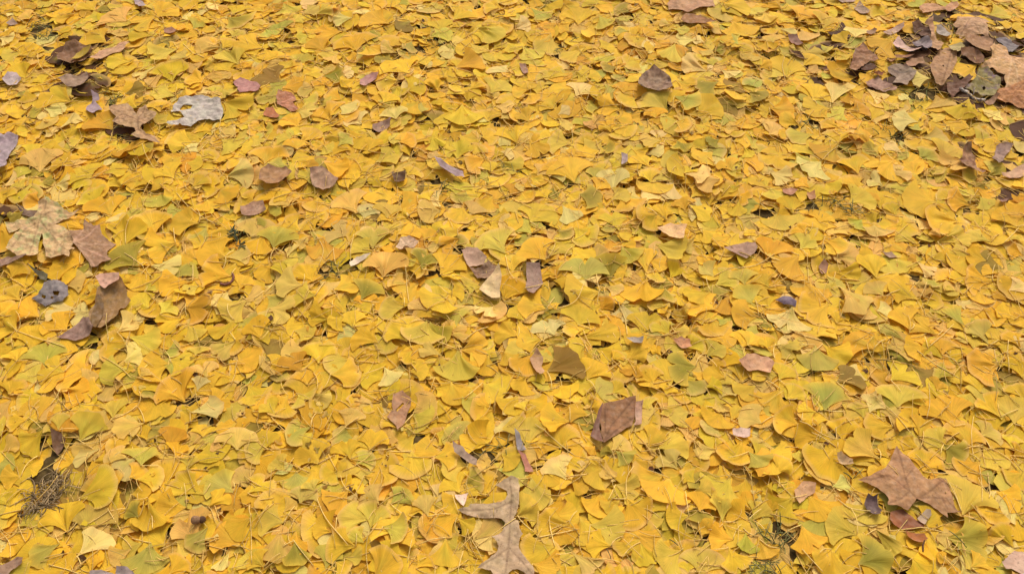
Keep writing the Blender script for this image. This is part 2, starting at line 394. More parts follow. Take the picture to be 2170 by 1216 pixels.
# fan leaves: base x, base y, middle of outer edge x, y, half angle in degrees, colour key
FANS = dict(
I="490,735,735,680,50,Y 430,965,395,800,55,Y 480,1110,650,950,42,P 375,1015,200,1130,34,G 490,375,600,230,48,L 360,310,380,205,34,L 130,590,10,620,55,O 385,70,540,90,58,O 190,235,40,270,36,Y 280,310,130,420,44,Y 650,435,470,495,24,P 910,260,720,300,34,B 1170,785,1000,800,50,Y 940,745,930,930,40,O 1290,715,1090,615,34,O 1490,445,1500,305,66,B 1275,360,1290,270,60,Y 1100,490,1140,395,44,O 1310,920,1190,1050,36,G 1470,700,1330,620,50,G 1590,860,1440,960,48,O 1440,1060,1385,1190,26,P 950,1010,890,1200,55,G 830,1050,690,1120,40,B 40,960,150,1040,50,O 1190,205,1390,150,30,P 1160,125,1050,10,56,O 710,245,720,115,42,L 900,560,910,430,50,G 0,440,110,370,50,B 700,830,640,560,30,Y 560,560,450,620,44,O 1230,60,1270,-20,40,P 1060,1216,1160,1110,48,O 1310,800,1420,700,44,Y 560,1216,600,1110,36,Y 250,900,330,830,50,Y 60,790,20,700,52,O 880,870,800,800,40,D 1400,420,1330,400,44,B 1640,1200,1560,1090,50,L 1180,560,1200,470,46,L",
J="725,945,790,780,46,L 690,1025,600,950,44,L 720,870,545,850,50,L 590,680,470,805,52,O 500,960,390,890,60,O 185,890,40,850,52,L 640,1040,460,1015,48,Y 1090,860,1060,720,36,B 1290,840,1130,910,50,O 1270,860,1370,930,36,Y 1360,1010,1530,900,28,B 740,1240,880,1100,56,O 160,935,120,1130,42,B 1200,980,1190,1160,38,Y 800,910,950,950,50,L 565,300,630,180,42,B 130,210,70,130,48,Y 1480,400,1320,330,62,Y 850,775,960,690,48,G 250,1000,260,1150,40,D 560,1110,670,1100,40,L 60,1170,-20,1100,50,Y 1010,1180,1090,1100,45,Y 190,560,110,500,50,L 180,830,250,760,40,B 380,700,340,620,45,G 600,500,560,380,50,O 780,120,800,60,50,Y 1340,1120,1420,1180,42,O 600,1190,660,1180,50,R 1380,840,1330,760,40,L 1120,480,1270,470,50,Y 960,840,1050,760,30,O",
K="380,905,170,880,48,O 45,860,170,800,62,L 500,900,710,930,46,L 730,740,850,890,62,O 820,985,730,1110,46,Y 820,1010,880,1150,36,Y 1085,1060,930,1130,56,L 1200,1240,1220,1060,58,B 1410,1000,1260,970,52,O 1505,875,1390,790,50,Y 1530,875,1590,770,46,L 1190,830,1220,720,60,Y 1340,890,1320,750,32,L 1130,850,990,860,50,Y 640,1040,500,1010,50,O 290,1040,90,1090,46,Y 385,1080,530,1200,30,B 140,1150,300,1200,50,Y 1480,950,1500,1070,40,L 1560,970,1620,1110,42,Y 1370,1050,1450,1190,52,Y 385,255,200,240,48,O 115,430,100,240,46,L 650,470,580,430,40,D 660,440,750,510,42,G 600,500,620,610,34,B 660,650,810,700,50,L 1060,560,960,460,52,B 700,740,610,830,40,Y 180,960,70,960,50,Y 1640,830,1661,760,40,O 1560,900,1640,940,40,O 980,90,1000,30,60,Y 960,160,1000,210,50,L 1230,40,1320,10,40,Y 640,90,720,30,50,Y 930,420,1100,390,40,L 1460,380,1400,520,46,Y 1500,440,1590,540,44,G 1290,100,1330,200,30,B 100,200,60,130,40,Y 1170,640,1100,580,50,Y 540,400,510,440,40,O",
L="410,190,430,25,52,G 870,170,860,25,66,L 1230,290,1120,100,56,O 530,375,510,250,52,Y 735,360,700,245,62,Y 1005,370,1060,255,42,Y 1030,572,1050,440,64,O 1010,430,900,370,40,O 1150,400,1290,500,60,D 1170,440,1050,330,50,L 1400,400,1500,560,44,L 480,415,380,590,58,Y 380,370,230,330,50,O 260,270,100,210,54,O 130,50,50,180,50,O 360,205,250,160,30,Y 300,705,430,860,50,O 210,740,80,850,50,O 620,965,420,890,46,L 260,900,330,1070,46,O 450,1055,440,1210,66,Y -10,1010,110,1090,36,Y 620,1145,800,1080,58,D 730,920,860,1090,24,D 1180,970,1420,1050,60,G 1270,855,1340,640,46,L 1470,700,1430,880,38,O 1480,690,1640,760,50,O 1661,570,1580,650,50,Y 1610,1050,1500,910,36,O 940,1130,1010,1240,52,Y 1060,990,970,1080,46,O 1390,500,1290,600,50,O 1520,230,1390,100,42,Y 1600,280,1580,110,50,L 1661,120,1600,20,55,O 560,690,660,640,48,Y 450,665,560,640,36,P 820,490,740,410,42,Y 760,500,560,370,44,L 170,120,260,60,50,Y 320,130,200,20,50,Y 850,280,680,300,40,Y 560,560,450,640,30,P 100,590,180,510,50,Y 690,200,740,90,40,P 1110,70,1130,0,44,O 1320,1180,1400,1120,40,Y 1590,480,1640,420,40,O 1200,1150,1130,1100,50,O 100,740,20,690,50,Y 590,870,510,790,50,L",
E="275,90,170,80,46,O 1010,20,980,120,60,G 970,290,960,165,52,Y 760,350,830,200,46,Y 530,260,410,205,36,O 1110,340,920,390,52,Y 1260,230,1100,200,54,O 870,480,720,400,60,D 930,470,1130,490,32,P 50,260,10,390,52,O 60,560,140,480,50,Y 510,470,310,510,30,Y 485,745,300,760,36,P 420,890,320,800,56,O 250,800,100,740,52,O 110,890,0,840,60,Y 285,1110,290,975,62,G 110,1095,100,1000,48,Y 410,1150,260,1120,50,Y 735,910,850,820,42,P 500,690,610,680,50,O 1220,590,1010,610,34,O 1150,730,1310,760,50,R 1560,700,1400,800,50,L 1180,800,1000,870,44,O 800,930,1000,960,36,L 1080,1090,890,1140,62,O 810,1130,630,1150,50,L 1490,960,1340,1040,44,B 1420,435,1270,370,60,O 1420,445,1570,410,44,B 1460,560,1270,530,44,O 1290,300,1460,260,36,O 1661,290,1590,390,50,Y 1480,830,1370,940,44,Y 900,640,960,600,50,L 1000,790,1080,720,50,L 700,640,740,540,50,Y 900,130,800,150,40,G 620,110,550,30,50,Y 700,170,650,60,50,O 1080,90,1150,30,40,Y 0,110,60,20,50,Y 130,700,30,650,50,Y 1300,1190,1280,1090,55,B 1230,1060,1250,980,50,L 1180,860,1240,930,44,L 640,900,600,820,40,O 870,1190,930,1130,40,B 380,900,480,1010,44,Y 1500,640,1560,560,50,Y 150,130,60,190,40,D 1640,940,1590,830,44,O",
F="110,365,165,245,60,G 740,380,750,245,46,G 803,548,830,410,70,B 740,400,640,340,40,L 490,650,640,580,50,Y 665,705,750,590,48,D 945,740,790,750,54,L 390,680,240,650,46,L 90,750,230,780,58,B 1050,525,1090,395,42,D 1160,540,1250,430,50,Y 1575,410,1430,260,52,L 1220,650,1100,760,60,Y 1210,660,1310,640,50,Y 1500,730,1420,800,56,P 1560,700,1620,580,50,O 960,960,890,820,60,Y 1085,820,1030,980,50,L 1100,830,1150,980,48,D 1290,1010,1460,1000,54,Y 1190,910,1340,905,30,B 1280,1010,1260,1200,44,L 400,1100,410,960,56,Y 470,1170,650,1150,48,Y 290,265,160,215,52,Y 890,290,1020,240,44,Y 640,160,560,40,44,B 120,480,10,550,54,O 430,300,420,440,50,R 370,590,290,500,52,O 1661,920,1530,880,50,O 810,1110,870,1210,40,P 240,330,330,350,40,B 200,440,230,360,30,P 960,600,860,560,44,B 1310,100,1280,210,50,Y 1160,250,1260,290,50,Y 60,420,20,310,50,O 310,620,140,600,50,B 1060,330,1100,250,44,O 1290,320,1170,370,40,Y 780,960,640,900,50,O 300,1150,200,1060,50,R 1080,760,1000,700,40,B 1661,510,1590,440,48,L 1560,1020,1610,1100,46,O 1350,660,1370,600,40,L 560,800,480,860,50,O 1000,1020,920,1080,44,O 1180,1040,1050,1010,32,B 1100,80,1060,20,44,Y 480,820,340,800,40,O 960,430,1000,470,40,L",
G="230,450,110,340,60,O 125,225,230,110,62,Y 480,575,470,440,68,G 575,640,370,700,50,Y 235,760,75,710,56,Y 430,855,470,745,70,Y 285,925,220,820,60,P 830,912,880,780,52,Y 440,930,690,890,24,Y 230,1140,420,1060,46,X 480,1205,570,1090,52,Y 220,930,50,950,50,O 130,1040,60,1150,50,O 860,560,790,720,52,O 960,570,960,710,36,D 700,370,770,460,56,L 640,575,590,440,44,D 860,535,850,370,26,Y 910,340,1100,390,44,L 1310,475,1200,420,44,Y 1010,550,1060,480,44,Y 1290,545,1210,480,52,B 1290,600,1420,550,50,L 1480,605,1450,505,56,G 1550,740,1460,620,46,G 1395,300,1280,330,40,Y 690,260,650,150,44,Y 1240,1040,1330,990,56,L 1180,1110,1000,1120,62,D 1360,1190,1230,1150,55,O 1570,800,1410,790,56,O 1265,660,1120,700,44,Y 600,600,700,650,42,B 1300,810,1360,840,50,G 740,1060,850,1010,50,Y 330,100,400,200,36,P 640,60,740,30,60,L 980,200,960,110,44,O 300,560,180,530,40,O 1660,620,1560,540,50,O 560,750,640,700,50,R 1010,920,930,830,46,Y 300,760,270,730,50,Y 20,700,40,570,50,O 20,520,0,430,50,Y 1120,860,1050,780,44,L 480,990,380,990,70,Y 880,900,760,970,44,O 540,440,590,380,44,B 1560,300,1490,260,50,Y 1661,500,1620,480,44,O 960,1040,900,1000,52,O 640,1070,700,1030,50,Y 860,380,920,420,36,P 1100,1000,1200,960,50,Y 1640,1020,1590,940,44,Y 420,1200,360,1140,44,L 800,1100,760,1180,44,R",
H="245,430,130,530,50,O 370,220,390,140,60,O 650,185,590,240,42,G 520,60,520,190,24,O 720,212,740,300,60,B 1110,100,910,80,60,O 1250,200,1050,220,50,O 1000,342,870,280,34,L 1110,335,1290,300,30,L 1430,455,1300,420,56,O 400,315,550,370,44,O 770,400,850,530,56,L 1470,580,1290,560,44,O 310,592,340,710,70,O 500,600,680,790,36,B 440,720,280,790,60,Y 200,740,160,880,50,P 1010,690,830,600,50,O 785,680,700,590,50,B 730,765,820,750,50,P 1120,930,970,820,40,O 940,900,860,760,42,O 1450,980,1340,840,40,G 1290,870,1200,740,26,G 720,1010,560,930,58,O 390,970,560,1070,50,O 100,960,230,1030,46,G 345,985,370,1130,56,G 1065,1000,930,1010,48,O 1150,1045,1150,940,50,O 1510,1110,1320,1130,56,O 1620,240,1540,120,56,O 560,80,680,35,60,L 1460,335,1310,270,42,L 740,560,690,420,40,Y 920,960,760,870,22,G 480,1210,620,1160,50,X 300,290,220,230,50,O 40,450,90,330,44,O 250,380,330,310,50,L 1560,640,1661,610,44,P 1610,820,1500,740,46,Y 1500,540,1400,500,40,O 1130,320,1080,280,40,B 930,420,860,340,44,O 1000,460,950,430,50,R 990,450,1100,530,30,P 1540,970,1470,880,50,L 1640,1000,1560,900,40,O 1661,420,1560,390,46,O 1560,340,1620,290,46,L 1240,640,1170,620,30,L 1330,90,1180,60,50,O 820,1200,950,1120,50,Y 1220,1180,1100,1130,44,L 120,1200,180,1110,50,Y 60,620,10,540,46,O 60,760,20,670,50,O 1661,1180,1600,1080,46,Y 860,160,820,90,44,Y 470,520,620,540,30,Y 480,420,620,440,50,B",
A="990,90,830,165,42,Y 960,225,820,210,50,O 1120,300,950,360,46,L 1390,300,1230,290,44,B 1420,95,1550,170,44,D 820,385,680,375,50,Y 670,260,550,220,54,O 1105,600,960,590,50,L 710,810,610,740,58,R 870,690,750,640,46,Y 450,640,290,590,50,Y 800,140,680,80,50,B 990,430,850,490,26,P 1080,510,1090,400,54,O 1400,640,1570,730,50,O 1420,1105,1590,1080,52,P 370,800,500,740,36,P 270,685,390,710,34,P 245,1080,260,950,50,B 820,860,850,970,54,R 1270,420,1340,410,50,L 1210,180,1260,130,50,G 160,490,100,430,50,Y 120,350,180,270,50,O 280,690,190,720,44,G 1030,470,920,520,34,B 1240,910,1080,880,40,Y 1150,970,1050,1040,50,O 640,1090,780,1050,50,Y 1500,400,1430,330,50,L 1650,290,1500,260,50,O 1661,80,1600,40,50,Y 1450,100,1520,30,44,Y 350,220,430,180,40,O 320,440,400,430,44,O 30,400,120,390,44,Y 520,870,430,900,40,L 100,1120,160,1060,50,L 470,1040,350,1010,44,O 1100,1130,1020,1060,50,Y 1250,960,1190,920,40,P 970,840,1040,830,40,Y 1180,370,1100,340,50,B 970,290,870,300,44,Y 20,90,100,40,50,Y 470,90,360,110,50,Y 600,60,520,20,50,Y 1250,60,1180,20,44,O 1380,860,1500,920,40,L 1200,1180,1300,1110,44,O 1400,560,1440,620,40,L 1580,860,1640,900,40,L 60,560,160,540,50,B 780,590,900,560,44,X 1290,520,1180,500,50,O 950,110,1080,20,40,O 330,1150,440,1150,40,P 600,1000,480,960,30,O",
B="60,1035,110,930,62,Y 690,280,780,340,54,O 640,500,550,540,44,Y 510,650,640,690,46,P 890,765,880,690,62,P 800,650,870,590,52,Y 980,470,840,370,56,Y 1300,650,1320,790,46,Y 1250,430,1450,385,46,O 130,560,90,650,40,G 520,925,600,870,46,G 170,520,10,450,58,X 60,170,110,230,44,G 180,30,230,90,50,L 620,120,500,120,36,P 640,320,600,220,60,O 440,320,380,250,44,O 560,200,390,210,40,O 1240,130,1330,70,44,Y 1570,60,1450,40,50,O 1400,180,1540,240,44,L 1350,270,1440,320,44,L 850,160,700,110,40,Y 1000,160,1060,220,40,Y 640,50,700,20,50,Y 30,90,90,50,50,Y 250,370,180,420,50,Y 420,470,560,480,40,D 160,550,300,520,46,O 640,1130,560,1060,44,Y 900,330,800,310,40,B 1340,560,1420,520,44,Y 1480,600,1560,520,50,L 1500,660,1620,680,44,B 900,900,1010,870,44,O 1270,1000,1290,900,50,Y 1460,1100,1560,1160,52,Y 300,1050,380,1010,36,R 140,220,160,140,40,G 1110,860,1160,920,46,Y 730,700,690,650,50,Y 480,770,430,660,46,O 380,560,280,590,40,B 1150,560,1110,500,44,Y 230,690,370,700,40,B 430,1020,560,1080,46,O 780,1100,740,1160,44,O 1650,900,1600,800,50,O 60,760,10,820,44,O 380,90,480,60,44,L 900,30,960,10,44,G 1180,980,1100,960,40,B 730,450,830,480,50,O 560,430,430,430,30,B",
C="30,170,130,150,50,P 430,165,440,60,50,Y 1010,180,1120,200,46,L 1250,440,1090,395,34,P 1040,500,1160,550,50,O 1030,610,1180,650,42,G 1310,530,1180,560,54,D 1000,700,870,600,50,L 400,900,250,890,46,L 410,1150,340,1010,54,Y 480,305,280,390,32,L 650,1200,650,1080,44,P 680,420,590,440,50,D 700,690,560,670,50,Y 130,60,230,110,40,G 750,200,660,190,46,G 900,240,980,290,44,O 1400,130,1480,240,52,O 1600,70,1640,140,46,L 1300,240,1400,260,44,O 1040,280,990,370,34,L 1100,380,1040,310,44,R 260,220,230,330,44,L 80,290,170,370,44,L 120,560,20,580,44,O 260,490,180,460,46,L 370,480,240,440,40,Y 560,100,620,160,44,L 1330,430,1420,480,40,P 1560,420,1640,410,44,Y 1180,720,1300,640,50,Y 760,940,850,980,36,Y 880,1060,800,980,48,Y 1090,1100,1160,1060,46,O 1400,1080,1340,1000,50,Y 1470,930,1520,980,44,Y 300,730,370,700,40,P 640,830,600,780,54,Y 120,880,200,960,44,Y 1050,880,1100,950,50,D 1320,870,1250,900,50,D 120,1110,200,1140,44,O 780,300,860,330,30,R 1170,320,1260,350,40,B 1500,560,1600,620,50,D 1661,690,1570,700,44,Y 480,640,420,620,44,O 900,30,820,50,44,O 520,30,640,60,40,O 340,20,430,40,44,O 1340,40,1480,20,50,O 130,760,60,700,46,O 540,1200,600,1130,44,O 1180,250,1060,250,36,P 960,880,830,880,44,B",
D="1070,515,950,505,44,P 660,550,780,625,26,P 1000,770,840,740,50,P 450,660,510,540,32,P 450,690,280,690,46,Y 330,640,400,560,62,O 50,690,210,710,50,O 175,490,150,350,54,Y 120,520,30,540,50,Y 270,410,350,350,40,Y 1010,860,1170,870,40,B 1130,990,1200,920,58,L 390,1012,300,1090,56,P 60,1080,180,1130,52,P 620,470,450,490,46,R 850,250,720,300,50,O 700,760,740,690,26,Y 810,360,740,390,34,Y 1240,760,1180,720,44,O 1190,1180,1080,1190,14,Y 1000,1000,1080,950,46,G 760,980,650,930,40,G 1110,620,1170,700,50,O 780,700,830,650,40,L 1560,700,1480,740,44,B 1661,560,1560,620,40,O 1430,100,1560,80,50,L 1480,140,1580,160,46,O 240,150,300,60,50,O 60,90,20,150,50,L 400,180,430,110,44,L 560,280,480,220,40,O 120,180,230,200,30,P 660,30,740,10,50,O 250,330,400,330,30,L 900,960,800,900,40,P 500,820,400,760,44,O 700,900,610,830,50,O 340,850,190,880,40,G 220,960,280,1020,44,G 490,900,380,980,44,R 850,1000,700,1090,48,O 620,1100,560,990,46,Y 780,1180,680,1130,50,P 1440,1100,1500,1040,44,G 1350,900,1420,850,40,L 1480,860,1400,920,40,O 1600,1100,1661,1180,40,Y 1300,650,1260,740,44,Y 560,700,670,680,42,R 960,640,880,600,44,P 1000,130,900,170,40,O 150,60,50,10,44,O 480,330,540,380,40,L 1300,1000,1170,1040,46,B 250,770,130,740,50,O 200,850,120,840,52,O 1040,680,1180,640,30,B 320,1180,240,1130,44,O 1520,690,1440,740,36,P",
P="1075,695,830,790,44,Y 560,880,400,870,36,P",
U="405,185,430,-10,48,P")

# loose stalks: crop, then polylines
STALKS = dict(
I="380,660 358,560 440,400;130,650 350,510 390,480;550,900 690,820;690,820 765,950;955,850 960,930;300,1150 400,1180 510,1220;0,940 60,1020 70,1120;1575,870 1580,1000 1590,1160;390,400 600,390 740,350",
J="390,740 450,870 590,1040;1640,880 1480,980 1370,1050;1310,1070 1290,1140 1275,1216;240,1000 300,1080 370,1160;720,960 700,1080 715,1216;460,390 560,310 660,240;1000,930 985,1030 960,1150",
K="160,290 300,390 410,480;780,540 735,620 735,735;1180,900 1195,950 1210,1000;1080,820 1060,940 1090,1060;180,990 300,960 430,930",
L="1060,20 1068,130 1050,240;1340,230 1330,350 1345,480;1390,520 1400,650 1380,780;490,740 560,800 690,830;240,270 360,320 500,365;1180,650 1230,740 1262,830;820,935 1000,935 1180,960;850,970 890,920 930,870;0,1000 60,1040 130,1050;260,1070 330,1150 390,1210;480,290 485,360 485,430;1440,570 1450,680 1430,750;690,90 830,200 970,350",
E="375,0 378,80 470,170;100,890 270,950 415,1000;675,790 672,870 682,960;780,330 790,250 840,190;1100,20 1210,140 1370,220;640,1050 740,1110 830,1190;790,420 890,480 900,500",
F="495,380 505,460 530,520;405,490 430,380 350,240;600,450 605,370 625,300;0,700 70,640 130,560;950,500 955,600 970,720;1310,960 1390,900 1470,860;1575,420 1600,520 1650,590",
G="470,590 420,700 320,750;1370,500 1540,480 1661,420;660,690 700,760 740,840;728,820 735,870 738,920;550,720 560,660 580,610;90,645 150,620 225,585",
H="395,430 390,370 410,300;290,420 305,500 305,590;560,90 600,140 640,180;1190,500 1192,540 1188,580;1530,350 1580,300 1630,240;190,880 290,930 390,965;1060,1000 1140,930 1225,840;1550,970 1550,1070 1565,1160;980,1030 1120,1120 1260,1190",
A="240,350 260,430 350,500;900,920 920,980 965,1045;1150,270 1220,340 1290,380;1560,780 1570,830 1565,890;1390,750 1380,800 1340,830",
D="1085,512 1140,535 1185,590;390,1010 440,960 510,910;1140,140 1160,170 1190,190;150,380 140,430 165,500")

# thin or dark spots in the litter where old grass shows: x, y, rx, ry in photograph pixels
HOLES = [(88, 62, 30, 32), (1195, 100, 30, 14), (903, 95, 32, 14), (228, 218, 24, 18), (1745, 433, 42, 16), (1822, 452, 26, 12),
         (1702, 268, 36, 22), (1955, 205, 40, 30), (1655, 1150, 42, 36), (1385, 1155, 36, 22), (1270, 1190, 26, 22), (507, 503, 18, 22),
         (85, 575, 22, 16), (92, 1010, 55, 60), (1078, 620, 36, 20), (1258, 604, 20, 12), (706, 562, 28, 26), (925, 480, 22, 12),
         (1908, 288, 40, 16), (985, 370, 26, 12), (1054, 945, 26, 20), (2105, 1010, 22, 30), (455, 680, 24, 16), (690, 480, 20, 8),
         (1085, 345, 22, 18), (925, 405, 16, 12), (1790, 1010, 26, 14), (2040, 1160, 26, 14), (270, 295, 22, 14), (1130, 600, 26, 24),
         (1600, 1216, 60, 30), (2010, 95, 20, 12), (2100, 205, 40, 10), (1920, 75, 18, 10), (165, 145, 22, 14), (1460, 1060, 30, 10), (1870, 760, 34, 12), (40, 690, 30, 10)]

